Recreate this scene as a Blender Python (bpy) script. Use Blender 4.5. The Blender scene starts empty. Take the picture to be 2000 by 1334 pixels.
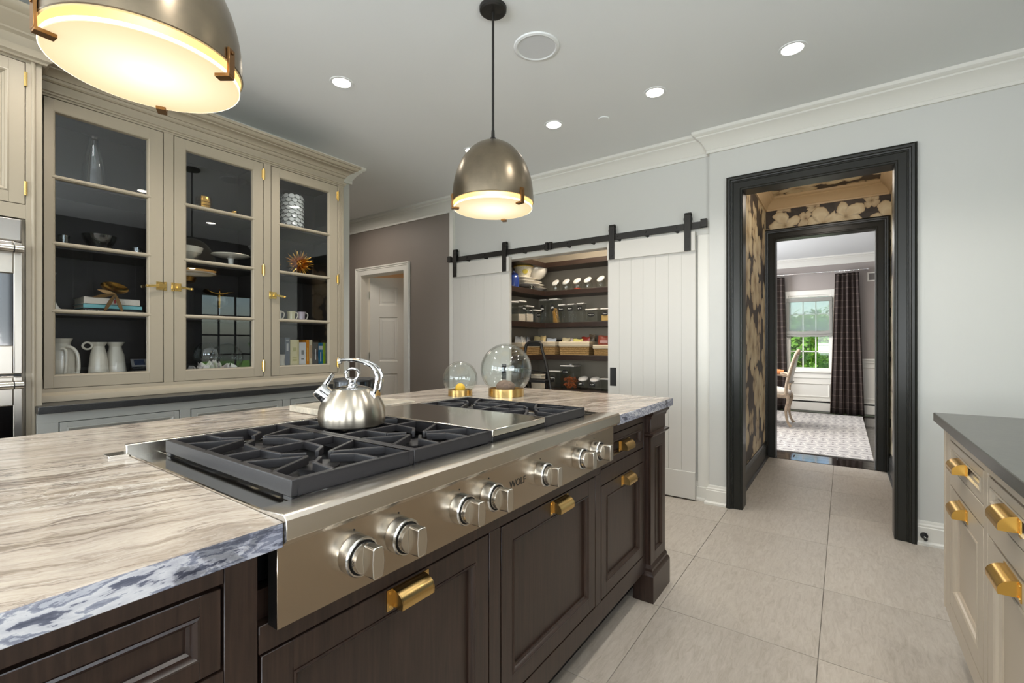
import bpy, bmesh, math, random
from mathutils import Vector, Matrix
S = bpy.context.scene
C = S.collection
PI = math.pi
rad = math.radians
random.seed(7)

# ------------------------------------------------------------------ camera, world, light, exposure
YAW = 35.61
FPX = 904.56
cam_d = bpy.data.cameras.new('camera')
cam = bpy.data.objects.new('camera', cam_d)
C.objects.link(cam)
cam.location = (0, 0, 1.188)
cam.rotation_euler = (PI/2, 0, rad(YAW))
cam_d.sensor_width = 36.0
cam_d.lens = FPX/2000*36
cam_d.shift_y = 3.3/2000
cam_d.clip_start = 0.02
S.camera = cam

S.view_settings.view_transform = 'Standard'
S.view_settings.look = 'None'
S.view_settings.gamma = 1.0
S.view_settings.use_curve_mapping = False
S.view_settings.exposure = 0.0
S.cycles.use_denoising = True
S.cycles.max_bounces = 9
S.cycles.diffuse_bounces = 4
S.cycles.glossy_bounces = 4
S.cycles.transmission_bounces = 6
S.cycles.transparent_max_bounces = 16
S.cycles.sample_clamp_indirect = 6.0
S.cycles.caustics_reflective = False
S.cycles.caustics_refractive = False

W = bpy.data.worlds.new('sky'); S.world = W; W.use_nodes = True
wn = W.node_tree.nodes; wl = W.node_tree.links
sky = wn.new('ShaderNodeTexSky'); sky.sky_type = 'NISHITA'
sky.sun_disc = False; sky.sun_elevation = rad(48); sky.sun_rotation = rad(200); sky.dust_density = 1.5
wn['Background'].inputs['Strength'].default_value = 0.32
wl.new(sky.outputs[0], wn['Background'].inputs['Color'])

def lamp(name, kind, loc, energy, color=(1, 1, 1), rot=(0, 0, 0), size=None, size_y=None, spot=None, soft=None):
    d = bpy.data.lights.new(name, kind); d.energy = energy; d.color = color
    o = bpy.data.objects.new(name, d); C.objects.link(o); o.location = loc; o.rotation_euler = rot
    if kind == 'AREA':
        d.size = size
        if size_y: d.shape = 'RECTANGLE'; d.size_y = size_y
    elif soft is not None:
        d.shadow_soft_size = soft
    if spot: d.spot_size = rad(spot); d.spot_blend = 0.6
    return o
sun = lamp('sun', 'SUN', (0, 20, 12), 7.0, (1, .96, .88), (rad(46), 0, rad(-20)))
sun.data.angle = rad(0.6)
DAY = (0.80, 0.90, 1.0)
WARM = (1.0, 0.80, 0.55)
# area lamps at window openings; windows behind the view are added for soft light (windows are built further down)
for i, wx in enumerate((-2.65, -1.05, 0.55)):
    lamp('added_back_window_light', 'AREA', (wx, -3.33, 1.45), 34, DAY, (rad(90), 0, 0), 1.3, 1.5)
    lamp('added_ceiling_fill_back', 'AREA', (wx, -3.30, 1.0), 34, (1, .98, .96), (rad(140), 0, 0), 1.3, .6)  # added lamp tilted up to brighten the ceiling
for wy in (-2.0, 0.2):
    lamp('daylight_right_window', 'AREA', (1.60, wy, 1.45), 22, DAY, (0, rad(90), 0), 1.3, 1.4)
    lamp('added_ceiling_fill_right', 'AREA', (1.58, wy, 1.1), 24, (1, .98, .96), (0, rad(140), 0), .6, 1.4)  # also added, tilted up to lift the ceiling brightness
lamp('added_left_window_light', 'AREA', (-3.50, -2.1, 1.5), 60, DAY, (0, rad(-90), 0), 1.3, 1.5)  # lamp at an added, unseen window; lights the right-hand cabinet and wall
lamp('added_dining_side_light', 'AREA', (-3.05, 7.4, 1.5), 170, (.92, .95, 1.0), (0, rad(-90), 0), 1.5, 1.6)  # added side lamp at an unseen opening, brightens the dining room
# recessed downlights (fixtures are built further down)
DOWN = [(-0.22, 2.845), (-0.95, 2.845), (-1.675, 2.848), (-2.435, 2.845), (-2.43, 1.652), (-2.43, 0.45), (0.62, 2.60), (0.52, 0.9),
        (-0.2, -0.9), (-2.43, -0.9), (-0.22, 1.652), (-0.22, 0.45)]  # last two are unseen, added to brighten the right-hand cabinet
for x, y in DOWN:
    lamp('downlight_beam', 'SPOT', (x, y, 2.715), 24 if y > 2 else (34 if x < -.5 else 28), (1, .95, .89), (0, 0, 0), spot=118, soft=.05)
lamp('pantry_lamp', 'AREA', (-2.1, 4.05, 2.60), 21, (1, .88, .72), (0, 0, 0), .5)
lamp('hall_lamp', 'POINT', (-.15, 4.6, 2.45), 6.0, (1, .89, .76), soft=.08)
lamp('dining_lamp', 'AREA', (-1.2, 7.4, 2.55), 60, (1, .92, .84), (0, 0, 0), 1.0)  # unseen ceiling light, added to brighten the dining room
lamp('side_hall_lamp', 'AREA', (-4.6, 2.9, 2.68), 12, (1, .90, .80), (0, 0, 0), .7)
lamp('far_room_lamp', 'AREA', (-4.5, 5.0, 2.55), 22, (1, .80, .60), (0, 0, 0), .6)

# ------------------------------------------------------------------ helpers
def lin(c):
    return tuple(((v/255)/12.92 if v/255 <= .04045 else ((v/255+.055)/1.055)**2.4) for v in c)+(1,)

def newmat(name):
    m = bpy.data.materials.new(name); m.use_nodes = True
    nt = m.node_tree; b = nt.nodes['Principled BSDF']
    return m, nt, b

def N(nt, t, **kw):
    n = nt.nodes.new('ShaderNode'+t)
    for k, v in kw.items():
        if k in n.inputs: n.inputs[k].default_value = v
        else: setattr(n, k, v)
    return n

def coords(nt, scale=(1, 1, 1), rot=(0, 0, 0), loc=(0, 0, 0), kind='Object'):
    tc = N(nt, 'TexCoord'); mp = N(nt, 'Mapping')
    mp.inputs['Scale'].default_value = scale; mp.inputs['Rotation'].default_value = rot; mp.inputs['Location'].default_value = loc
    nt.links.new(tc.outputs[kind], mp.inputs['Vector'])
    return mp.outputs[0]

def ramp(nt, fac, stops, interp='LINEAR'):
    r = N(nt, 'ValToRGB'); r.color_ramp.interpolation = interp
    el = r.color_ramp.elements
    while len(el) < len(stops): el.new(.5)
    for e, (p, c) in zip(el, stops):
        e.position = p; e.color = lin(c) if max(c) > 1 or len(c) == 3 else c
    nt.links.new(fac, r.inputs[0])
    return r.outputs[0]

def math_(nt, op, a, b=None, c=None):
    n = N(nt, 'Math', operation=op)
    for i, v in enumerate((a, b, c)):
        if v is None: continue
        if isinstance(v, (int, float)): n.inputs[i].default_value = v
        else: nt.links.new(v, n.inputs[i])
    return n.outputs[0]

def mixc(nt, fac, a, b, mode='MIX'):
    n = N(nt, 'MixRGB', blend_type=mode)
    for i, v in zip((0, 1, 2), (fac, a, b)):
        if isinstance(v, (int, float)): n.inputs[i].default_value = v
        elif isinstance(v, tuple): n.inputs[i].default_value = v if len(v) == 4 else lin(v)
        else: nt.links.new(v, n.inputs[i])
    return n.outputs[0]

def noise(nt, vec, scale=5, detail=4, rough=.55, dist=0):
    n = N(nt, 'TexNoise', Scale=scale, Detail=detail, Roughness=rough, Distortion=dist)
    nt.links.new(vec, n.inputs['Vector'])
    return n.outputs['Fac']

def bump(nt, b, h, strength=.2, dist=.002):
    n = N(nt, 'Bump', Strength=strength, Distance=dist)
    nt.links.new(h, n.inputs['Height']); nt.links.new(n.outputs[0], b.inputs['Normal'])

def mat(name, col, rough=.5, metal=0, spec=.5, bmp=None, var=0, vs=6, stretch=(1, 1, 1), coat=0, emit=0, alpha=1):
    m, nt, b = newmat(name)
    b.inputs['Base Color'].default_value = lin(col)
    b.inputs['Roughness'].default_value = rough
    b.inputs['Metallic'].default_value = metal
    b.inputs['Specular IOR Level'].default_value = spec
    if coat: b.inputs['Coat Weight'].default_value = coat; b.inputs['Coat Roughness'].default_value = .12
    if emit:
        b.inputs['Emission Color'].default_value = lin(col); b.inputs['Emission Strength'].default_value = emit
    if bmp or var:
        v = coords(nt, stretch)
        f = noise(nt, v, vs if not bmp else bmp[0], 5)
        if var:
            d = tuple(max(0, int(k*(1-var))) for k in col); l = tuple(min(255, int(k*(1+var))) for k in col)
            nt.links.new(ramp(nt, noise(nt, v, vs, 5), [(.3, d), (.7, l)]), b.inputs['Base Color'])
        if bmp: bump(nt, b, f, bmp[1], bmp[2] if len(bmp) > 2 else .002)
    return m

def steel(name, col=(200, 196, 188), rough=.26, stretch=(1, 60, 60), bs=.06, aniso=0.0, radial=False):
    m, nt, b = newmat(name)
    b.inputs['Base Color'].default_value = lin(col); b.inputs['Metallic'].default_value = 1
    v = coords(nt, stretch); f = noise(nt, v, 12, 3)
    r = N(nt, 'MapRange'); r.inputs['To Min'].default_value = rough-.015; r.inputs['To Max'].default_value = rough+.02
    nt.links.new(f, r.inputs[0]); nt.links.new(r.outputs[0], b.inputs['Roughness'])
    b.inputs['Anisotropic'].default_value = aniso
    if radial:
        b.inputs['Anisotropic Rotation'].default_value = .25
        tg = N(nt, 'Tangent', direction_type='RADIAL', axis='Z'); nt.links.new(tg.outputs[0], b.inputs['Tangent'])
    if bs: bump(nt, b, f, bs, .0006)
    return m

def wood(name, dark, light, rough=.38, stretch=(18, 18, 1.1), sc=4, bs=.12, spec=.5):
    m, nt, b = newmat(name)
    v = coords(nt, stretch); f = noise(nt, v, sc, 8, .6, .8)
    nt.links.new(ramp(nt, f, [(.32, dark), (.68, light)]), b.inputs['Base Color'])
    b.inputs['Roughness'].default_value = rough; b.inputs['Specular IOR Level'].default_value = spec
    bump(nt, b, f, bs, .001)
    return m

def glass(name, tint=(252, 254, 253), base=.04, power=4.2, gain=.85, trans=1.0):
    m = bpy.data.materials.new(name); m.use_nodes = True; nt = m.node_tree
    nt.nodes.remove(nt.nodes['Principled BSDF'])
    out = nt.nodes['Material Output']
    lw = N(nt, 'LayerWeight', Blend=.5)
    f = math_(nt, 'MULTIPLY_ADD', math_(nt, 'POWER', lw.outputs['Facing'], power), gain, base)
    tr = N(nt, 'BsdfTransparent'); tr.inputs[0].default_value = lin(tint)
    gl = N(nt, 'BsdfGlossy', Roughness=.0)
    mx = N(nt, 'MixShader'); nt.links.new(f, mx.inputs[0]); nt.links.new(tr.outputs[0], mx.inputs[1]); nt.links.new(gl.outputs[0], mx.inputs[2])
    nt.links.new(mx.outputs[0], out.inputs[0])
    return m

class MB:
    """collects shapes in world (or thing-local) coordinates, links them as one mesh object"""
    def __init__(s): s.v = []; s.f = []; s.sm = []; s.uv = None
    def add(s, vs, fs, smooth=False):
        k = len(s.v); s.v += [tuple(p) for p in vs]; s.f += [tuple(i+k for i in f) for f in fs]; s.sm += [smooth]*len(fs); return s
    def box(s, x0, x1, y0, y1, z0, z1):
        x0, x1 = sorted((x0, x1)); y0, y1 = sorted((y0, y1)); z0, z1 = sorted((z0, z1))
        return s.add([(x0, y0, z0), (x1, y0, z0), (x1, y1, z0), (x0, y1, z0), (x0, y0, z1), (x1, y0, z1), (x1, y1, z1), (x0, y1, z1)],
                     [(0, 3, 2, 1), (4, 5, 6, 7), (0, 1, 5, 4), (1, 2, 6, 5), (2, 3, 7, 6), (3, 0, 4, 7)])
    def obox(s, c, ax, ay, az):
        c = Vector(c); ax, ay, az = Vector(ax), Vector(ay), Vector(az)
        vs = [c+ax*i+ay*j+az*k for k in (-1, 1) for i, j in ((-1, -1), (1, -1), (1, 1), (-1, 1))]
        return s.add(vs, [(0, 3, 2, 1), (4, 5, 6, 7), (0, 1, 5, 4), (1, 2, 6, 5), (2, 3, 7, 6), (3, 0, 4, 7)])
    def bar(s, a, b, w, h, up=(0, 0, 1)):
        a, b = Vector(a), Vector(b); d = (b-a); L = d.length; d.normalize()
        u = Vector(up); r = d.cross(u)
        if r.length < 1e-4: r = d.cross(Vector((1, 0, 0)))
        r.normalize(); u = r.cross(d)
        return s.obox((a+b)/2, d*L/2, r*w/2, u*h/2)
    def quad(s, a, b, c, d): return s.add([a, b, c, d], [(0, 1, 2, 3)])
    def lathe(s, prof, c=(0, 0, 0), n=32, smooth=True, ax=None, up=None, close=False, a0=0, a1=2*PI):
        """prof = [(r, h)...] round an axis through c (default z)"""
        c = Vector(c); az = Vector(ax).normalized() if ax else Vector((0, 0, 1))
        t = Vector(up) if up else (Vector((1, 0, 0)) if abs(az.x) < .9 else Vector((0, 1, 0)))
        ux = (t-az*t.dot(az)).normalized(); uy = az.cross(ux)
        full = abs(a1-a0-2*PI) < 1e-6; m = n if full else n+1
        vs = []
        for i in range(m):
            a = a0+(a1-a0)*i/n; d = ux*math.cos(a)+uy*math.sin(a)
            for r, h in prof: vs.append(c+d*r+az*h)
        k = len(prof); fs = []
        for i in range(n):
            j = (i+1) % m
            for q in range(k-1):
                fs.append((i*k+q, j*k+q, j*k+q+1, i*k+q+1))
            if close: fs.append((i*k+k-1, j*k+k-1, j*k, i*k))
        return s.add(vs, fs, smooth)
    def cyl(s, c, r, h, n=24, ax=None, smooth=True):
        return s.lathe([(0, 0), (r, 0), (r, h), (0, h)], c, n, smooth, ax)
    def sphere(s, c, r, n=20, sx=1, sy=1, sz=1, a0=-PI/2, a1=PI/2):
        pr = [(r*math.cos(a0+(a1-a0)*i/(n//2)), r*math.sin(a0+(a1-a0)*i/(n//2))) for i in range(n//2+1)]
        k = len(s.v); s.lathe(pr, (0, 0, 0), n)
        for i in range(k, len(s.v)):
            x, y, z = s.v[i]; s.v[i] = (x*sx+c[0], y*sy+c[1], z*sz+c[2])
        return s
    def tube(s, pts, r, n=10, closed=False, caps=True):
        P = [Vector(p) for p in pts]; m = len(P); R = r if isinstance(r, (list, tuple)) else [r]*m
        u = None; vs = []
        for i in range(m):
            if closed: d = (P[(i+1) % m]-P[i-1])
            else: d = P[min(i+1, m-1)]-P[max(i-1, 0)]
            d.normalize()
            if u is None: u = d.orthogonal().normalized()
            else: u = (u-d*u.dot(d)).normalized()
            w = d.cross(u)
            for k in range(n):
                a = 2*PI*k/n; vs.append(P[i]+(u*math.cos(a)+w*math.sin(a))*R[i])
        fs = []
        for i in range(m if closed else m-1):
            j = (i+1) % m
            for k in range(n):
                fs.append((i*n+k, i*n+(k+1) % n, j*n+(k+1) % n, j*n+k))
        if caps and not closed: fs += [tuple(range(n))[::-1], tuple(range((m-1)*n, m*n))]
        return s.add(vs, fs, True)
    def prism(s, poly, e1, e2, n, h, org=(0, 0, 0)):
        """polygon in plane e1,e2 extruded along n by h"""
        e1, e2, n, org = Vector(e1), Vector(e2), Vector(n), Vector(org); m = len(poly)
        a = [org+e1*p[0]+e2*p[1] for p in poly]; b = [q+n*h for q in a]
        return s.add(a+b, [tuple(range(m))[::-1], tuple(range(m, 2*m))]+[(i, (i+1) % m, m+(i+1) % m, m+i) for i in range(m)])
    def sweep(s, path, prof, e1, e2, n, org=(0, 0, 0), closed=False, caps=True):
        """profile [(d,h)] swept along a 2D path with mitred corners; d = to the left of travel in the plane, h = along n"""
        e1, e2, n, org = Vector(e1), Vector(e2), Vector(n), Vector(org); m = len(path); k = len(prof); vs = []
        for i in range(m):
            p = Vector(path[i]).to_2d()
            def nl(a, b):
                d = (Vector(b)-Vector(a)).normalized(); return Vector((-d.y, d.x))
            if closed: n0, n1 = nl(path[i-1], path[i]), nl(path[i], path[(i+1) % m])
            else:
                n0 = nl(path[i-1], path[i]) if i > 0 else None; n1 = nl(path[i], path[i+1]) if i < m-1 else None
                n0 = n0 or n1; n1 = n1 or n0
            mt = (n0+n1); mt = mt/max(.15, mt.dot(n0)) if mt.length > 1e-6 else n0
            for d, h in prof:
                q = p+mt*d; vs.append(org+e1*q.x+e2*q.y+n*h)
        fs = []
        for i in range(m if closed else m-1):
            j = (i+1) % m
            for q in range(k):
                r = (q+1) % k; fs.append((i*k+q, j*k+q, j*k+r, i*k+r))
        if caps and not closed: fs += [tuple(range(k)), tuple(range((m-1)*k, m*k))[::-1]]
        return s.add(vs, fs)
    def build(s, name, m, parent=None, bev=0, seg=2, ang=27, local=False):
        org = Vector((0, 0, 0)) if (local or parent is None) else ORG.get(parent.name, Vector((0, 0, 0)))
        me = bpy.data.meshes.new(name)
        me.from_pydata([tuple(Vector(p)-org) for p in s.v], [], s.f)
        bm = bmesh.new(); bm.from_mesh(me)
        bmesh.ops.remove_doubles(bm, verts=bm.verts, dist=1e-6)
        bmesh.ops.recalc_face_normals(bm, faces=bm.faces)
        bm.to_mesh(me); bm.free()
        me.polygons.foreach_set('use_smooth', [True]*len(me.polygons))
        me.set_sharp_from_angle(angle=rad(ang))
        me.materials.append(m)
        o = bpy.data.objects.new(name, me); C.objects.link(o)
        if parent is not None: o.parent = parent; ORG[o.name] = org
        if bev:
            md = o.modifiers.new('bevel', 'BEVEL'); md.width = bev; md.segments = seg; md.limit_method = 'ANGLE'; md.angle_limit = rad(40)
            md.harden_normals = False
        return o
ORG = {}

def tag(o, label=None, cat=None, group=None, kind=None):
    if label: o['label'] = label
    if cat: o['category'] = cat
    if group: o['group'] = group
    if kind: o['kind'] = kind
    return o

def thing(name, label, cat, loc=(0, 0, 0), rz=None, group=None):
    o = bpy.data.objects.new(name, None); C.objects.link(o); o.location = loc; o.empty_display_size = .05
    if rz is not None: o.rotation_euler = (0, 0, rz); ORG[o.name] = Vector((0, 0, 0))
    else: ORG[o.name] = Vector(loc)
    return tag(o, label, cat, group)

def local_thing(name, label, cat, loc=(0, 0, 0), rz=0, group=None): return thing(name, label, cat, loc, rz, group)

def dup(root, loc, rz=None, label=None, group=None, scale=None):
    def cp(o, par):
        c = o.copy(); C.objects.link(c)
        if par is not None: c.parent = par
        for ch in [x for x in KIDS.get(o.name, [])]: cp(ch, c)
        return c
    if not KIDS or root.name not in KIDS: build_kids()
    r = cp(root, None); r.location = loc
    if rz is not None: r.rotation_euler = (0, 0, rz)
    if label: r['label'] = label
    if group: r['group'] = group
    if scale: r.scale = scale if isinstance(scale, tuple) else (scale,)*3
    return r
KIDS = {}
def build_kids():
    KIDS.clear()
    for o in S.objects:
        KIDS.setdefault(o.name, [])
        if o.parent: KIDS.setdefault(o.parent.name, []).append(o)

def dup_part(o, loc, parent, label=None, rot=None):
    c = o.copy(); C.objects.link(c); c.parent = parent; c.location = loc
    if rot: c.rotation_euler = rot
    if label: c['label'] = label
    return c

def text(name, body, m, size, loc, rot, parent=None, ext=.0004, align='CENTER', sx=1):
    cu = bpy.data.curves.new(name, 'FONT'); cu.body = body; cu.size = size; cu.extrude = ext; cu.align_x = align; cu.align_y = 'CENTER'
    cu.materials.append(m)
    tmp = bpy.data.objects.new(name, cu); C.objects.link(tmp)
    dg = bpy.context.evaluated_depsgraph_get()
    me = bpy.data.meshes.new_from_object(tmp.evaluated_get(dg))
    bpy.data.objects.remove(tmp)
    o = bpy.data.objects.new(name, me); C.objects.link(o)
    if not me.materials: me.materials.append(m)
    o.rotation_euler = rot; o.scale = (sx, 1, 1)
    if parent is not None:
        o.parent = parent; o.location = Vector(loc)-ORG.get(parent.name, Vector((0, 0, 0)))
    else: o.location = loc
    return o

X3, Y3, Z3 = (1, 0, 0), (0, 1, 0), (0, 0, 1)

# ------------------------------------------------------------------ materials
m_wall = mat('white_wall_paint', (204, 204, 199), .55, bmp=(90, .04, .0006))
m_trim = mat('white_trim_paint', (222, 220, 212), .32)
m_doorpaint = mat('off_white_door_paint', (205, 202, 195), .4)
m_greige_r = mat('light_greige_cabinet_paint', (192, 179, 160), .34, bmp=(120, .03, .0005))
m_ceil = mat('ceiling_paint', (230, 232, 232), .7, bmp=(70, .04, .0006))
m_greywall = mat('warm_grey_wall_paint', (128, 119, 111), .55, bmp=(80, .04, .0006))
m_diningwall = mat('grey_dining_wall_paint', (158, 150, 145), .6, bmp=(80, .04, .0006))
m_pantrywall = mat('taupe_pantry_paint', (150, 141, 126), .6)
m_greige = mat('greige_cabinet_paint', (160, 149, 130), .36, bmp=(120, .03, .0005))
m_greige_dk = mat('grey_cabinet_paint', (170, 169, 162), .36, bmp=(120, .03, .0005))
m_hutchin = mat('charcoal_cabinet_interior', (40, 34, 30), .5)
m_black = mat('black_trim_gloss', (28, 28, 23), .34, spec=.38)
m_iron = mat('cast_iron_enamel', (40, 38, 39), .42, bmp=(420, .25, .0008))
m_blackmetal = mat('matte_black_steel', (38, 36, 33), .45, metal=.3)
m_rubber = mat('black_plastic', (14, 14, 14), .5)
m_brass = steel('brushed_brass', (204, 172, 112), .26, (90, .6, 90), .008)
m_brass_pol = mat('polished_brass', (240, 206, 132), .24, metal=1)
m_gold = mat('gold_leaf_metal', (212, 160, 72), .24, metal=1, bmp=(60, .25, .002))
m_chrome = mat('polished_chrome', (225, 225, 225), .06, metal=1)
m_steel = steel('brushed_stainless_steel', (204, 198, 188), .24, (90, .6, 90), .008, .3)
m_steel_v = steel('brushed_kettle_steel', (184, 176, 162), .29, (1, 1, 120), .006, .8, True)
m_steel_m = steel('mirror_stainless_steel', (212, 206, 196), .12, (90, .6, 90), .006)
m_dome = mat('aged_pewter_metal', (140, 128, 110), .30, metal=1, bmp=(14, .12, .004), var=.08, vs=9)
m_domein = mat('gold_dome_lining', (240, 216, 168), .45, metal=.5)
m_glass = glass('clear_glass')
m_cabglass = glass('cabinet_pane_glass', (248, 250, 252), .066, 3.8, .75)
m_jarglass = glass('thin_clear_jar_glass', (244, 246, 244), .05, 2.5, .5)
m_oven = mat('black_oven_glass', (6, 6, 7), .03, coat=1)
m_white = mat('white_glazed_ceramic', (232, 226, 214), .18, coat=.4)
m_cream = mat('cream_ceramic', (226, 216, 196), .25, coat=.3)
m_lid = mat('white_plastic_lid', (226, 222, 216), .35)
m_label = mat('chalkboard_label', (22, 21, 20), .7)
m_chalk = mat('chalk_lettering', (220, 218, 212), .8)
m_darkwood = wood('espresso_stained_wood', (36, 25, 20), (58, 42, 34), .32, (26, 26, 1.4), 4, .06)
m_darkwood_h = wood('espresso_stained_wood_horizontal', (38, 28, 22), (62, 46, 37), .34, (26, 1.4, 26), 4, .2)
m_shelf = wood('dark_brown_shelf_wood', (36, 24, 18), (56, 39, 29), .38, (1.5, 22, 22), 3, .1)
m_floorwood = wood('dark_glossy_floor_wood', (24, 20, 17), (46, 38, 33), .09, (1.4, 26, 20), 3, .06)
m_emit_spot = mat('downlight_lens', (255, 246, 228), .5, emit=22)
m_emit_disc = None

def marble_top():
    m, nt, b = newmat('veined_quartzite_top')
    v0 = coords(nt, (1, 1, 1), (0, 0, rad(20)))
    warp = N(nt, 'TexNoise', Scale=2.6, Detail=6, Roughness=.6); nt.links.new(v0, warp.inputs['Vector'])
    mv = N(nt, 'VectorMath', operation='MULTIPLY_ADD'); nt.links.new(warp.outputs['Color'], mv.inputs[0])
    mv.inputs[1].default_value = (.13, .10, .1); nt.links.new(v0, mv.inputs[2])
    mp = N(nt, 'Mapping'); mp.inputs['Scale'].default_value = (13, 1.5, 9); nt.links.new(mv.outputs[0], mp.inputs[0])
    n1 = noise(nt, mp.outputs[0], .62, 6, .6, .5)
    c = ramp(nt, n1, [(.28, (118, 104, 91)), (.40, (168, 153, 138)), (.49, (196, 183, 168)), (.56, (170, 155, 140)), (.64, (203, 192, 178)), (.76, (140, 125, 110))])
    mp2 = N(nt, 'Mapping'); mp2.inputs['Scale'].default_value = (40, 6.0, 30); nt.links.new(mv.outputs[0], mp2.inputs[0])
    n2 = noise(nt, mp2.outputs[0], 1.2, 10, .74, 1.8)
    c = mixc(nt, .42, c, ramp(nt, n2, [(.28, (96, 83, 74)), (.42, (176, 163, 149)), (.55, (210, 200, 187)), (.74, (132, 118, 104))]), 'MIX')
    def vein(sc, ctr, w, col, mlo, mhi, msc, k, det=6):
        n = noise(nt, mp.outputs[0], sc, det, .62, .9)
        v = ramp(nt, math_(nt, 'ABSOLUTE', math_(nt, 'SUBTRACT', n, ctr)), [(0, (255, 255, 255)), (w, (0, 0, 0))])
        mk = ramp(nt, noise(nt, mp.outputs[0], msc, 3, .5, .3), [(mlo, (0, 0, 0)), (mhi, (255, 255, 255))])
        return math_(nt, 'MULTIPLY', math_(nt, 'MULTIPLY', v, mk), k), col
    for args in ((.8, .50, .035, (98, 84, 76), .46, .56, .5, .85), (1.3, .46, .022, (80, 70, 66), .50, .60, .8, .85), (.7, .56, .055, (124, 109, 94), .42, .54, .4, .75), (2.2, .52, .028, (112, 98, 88), .46, .56, 1.1, .65), (1.1, .42, .014, (224, 216, 205), .44, .54, .6, .85)):
        f, col = vein(*args); c = mixc(nt, f, c, col, 'MIX')
    gold = N(nt, 'TexNoise', Scale=.7, Detail=3); nt.links.new(mp.outputs[0], gold.inputs['Vector'])
    gm = ramp(nt, gold.outputs['Fac'], [(.56, (0, 0, 0)), (.72, (84, 84, 84))])
    c = mixc(nt, gm, c, (172, 144, 102), 'MIX')
    nt.links.new(c, b.inputs['Base Color'])
    b.inputs['Roughness'].default_value = .17; b.inputs['Specular IOR Level'].default_value = .5
    bump(nt, b, n2, .015, .001)
    return m
m_marble = marble_top()
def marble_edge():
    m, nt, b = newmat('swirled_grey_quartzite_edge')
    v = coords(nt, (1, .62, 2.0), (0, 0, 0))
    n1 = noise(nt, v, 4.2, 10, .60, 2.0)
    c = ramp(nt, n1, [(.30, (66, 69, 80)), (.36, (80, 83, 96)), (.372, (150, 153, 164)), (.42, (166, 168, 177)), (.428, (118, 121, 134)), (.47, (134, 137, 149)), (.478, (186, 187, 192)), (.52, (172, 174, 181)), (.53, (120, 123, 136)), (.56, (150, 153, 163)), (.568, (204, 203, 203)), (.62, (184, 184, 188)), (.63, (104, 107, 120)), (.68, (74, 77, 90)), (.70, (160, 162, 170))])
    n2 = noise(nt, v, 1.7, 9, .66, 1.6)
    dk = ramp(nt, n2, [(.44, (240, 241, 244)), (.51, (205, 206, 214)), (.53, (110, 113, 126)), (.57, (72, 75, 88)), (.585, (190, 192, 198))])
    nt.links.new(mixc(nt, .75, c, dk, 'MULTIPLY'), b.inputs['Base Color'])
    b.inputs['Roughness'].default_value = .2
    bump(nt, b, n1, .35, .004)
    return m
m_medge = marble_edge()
def stone(name, col, var, rough, sc=60):
    m, nt, b = newmat(name)
    v = coords(nt)
    n1 = noise(nt, v, sc, 6, .7); n2 = noise(nt, v, 5, 5, .6, 1.5)
    d = tuple(int(k*(1-var)) for k in col); l = tuple(min(255, int(k*(1+var))) for k in col)
    c = mixc(nt, .45, ramp(nt, n1, [(.35, d), (.7, l)]), ramp(nt, n2, [(.4, d), (.62, col), (.72, tuple(min(255, int(k*1.25)) for k in col))]))
    nt.links.new(c, b.inputs['Base Color']); b.inputs['Roughness'].default_value = rough
    bump(nt, b, n1, .12, .001)
    return m
m_granite = stone('black_pearl_granite', (44, 44, 44), .35, .3, 160)
m_soap = stone('charcoal_soapstone', (76, 76, 70), .14, .28, 50)
m_tile = None
def tilemat():
    m, nt, b = newmat('brushed_limestone_tile')
    tc = N(nt, 'TexCoord'); oi = N(nt, 'ObjectInfo')
    cmb = N(nt, 'CombineXYZ'); nt.links.new(math_(nt, 'MULTIPLY', oi.outputs['Random'], 37.0), cmb.inputs[0]); nt.links.new(math_(nt, 'MULTIPLY', oi.outputs['Random'], 91.0), cmb.inputs[1])
    ad = N(nt, 'VectorMath', operation='ADD'); nt.links.new(tc.outputs['Object'], ad.inputs[0]); nt.links.new(cmb.outputs[0], ad.inputs[1])
    mp = N(nt, 'Mapping'); mp.inputs['Scale'].default_value = (34, 7, 4); mp.inputs['Rotation'].default_value = (0, 0, .45); nt.links.new(ad.outputs[0], mp.inputs[0])
    n1 = noise(nt, mp.outputs[0], 1.6, 9, .7, 1.0)
    c = ramp(nt, n1, [(.3, (166, 156, 143)), (.5, (182, 173, 161)), (.7, (193, 185, 174))])
    br = N(nt, 'MapRange'); br.inputs['To Min'].default_value = .93; br.inputs['To Max'].default_value = 1.05; nt.links.new(oi.outputs['Random'], br.inputs[0])
    mul = N(nt, 'VectorMath', operation='SCALE'); nt.links.new(c, mul.inputs[0]); nt.links.new(br.outputs[0], mul.inputs['Scale'])
    nt.links.new(mul.outputs[0], b.inputs['Base Color'])
    b.inputs['Roughness'].default_value = .42; b.inputs['Specular IOR Level'].default_value = .4
    bump(nt, b, n1, .22, .001)
    return m
m_tile = tilemat()
m_grout = mat('grey_grout', (126, 120, 112), .9)

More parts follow.
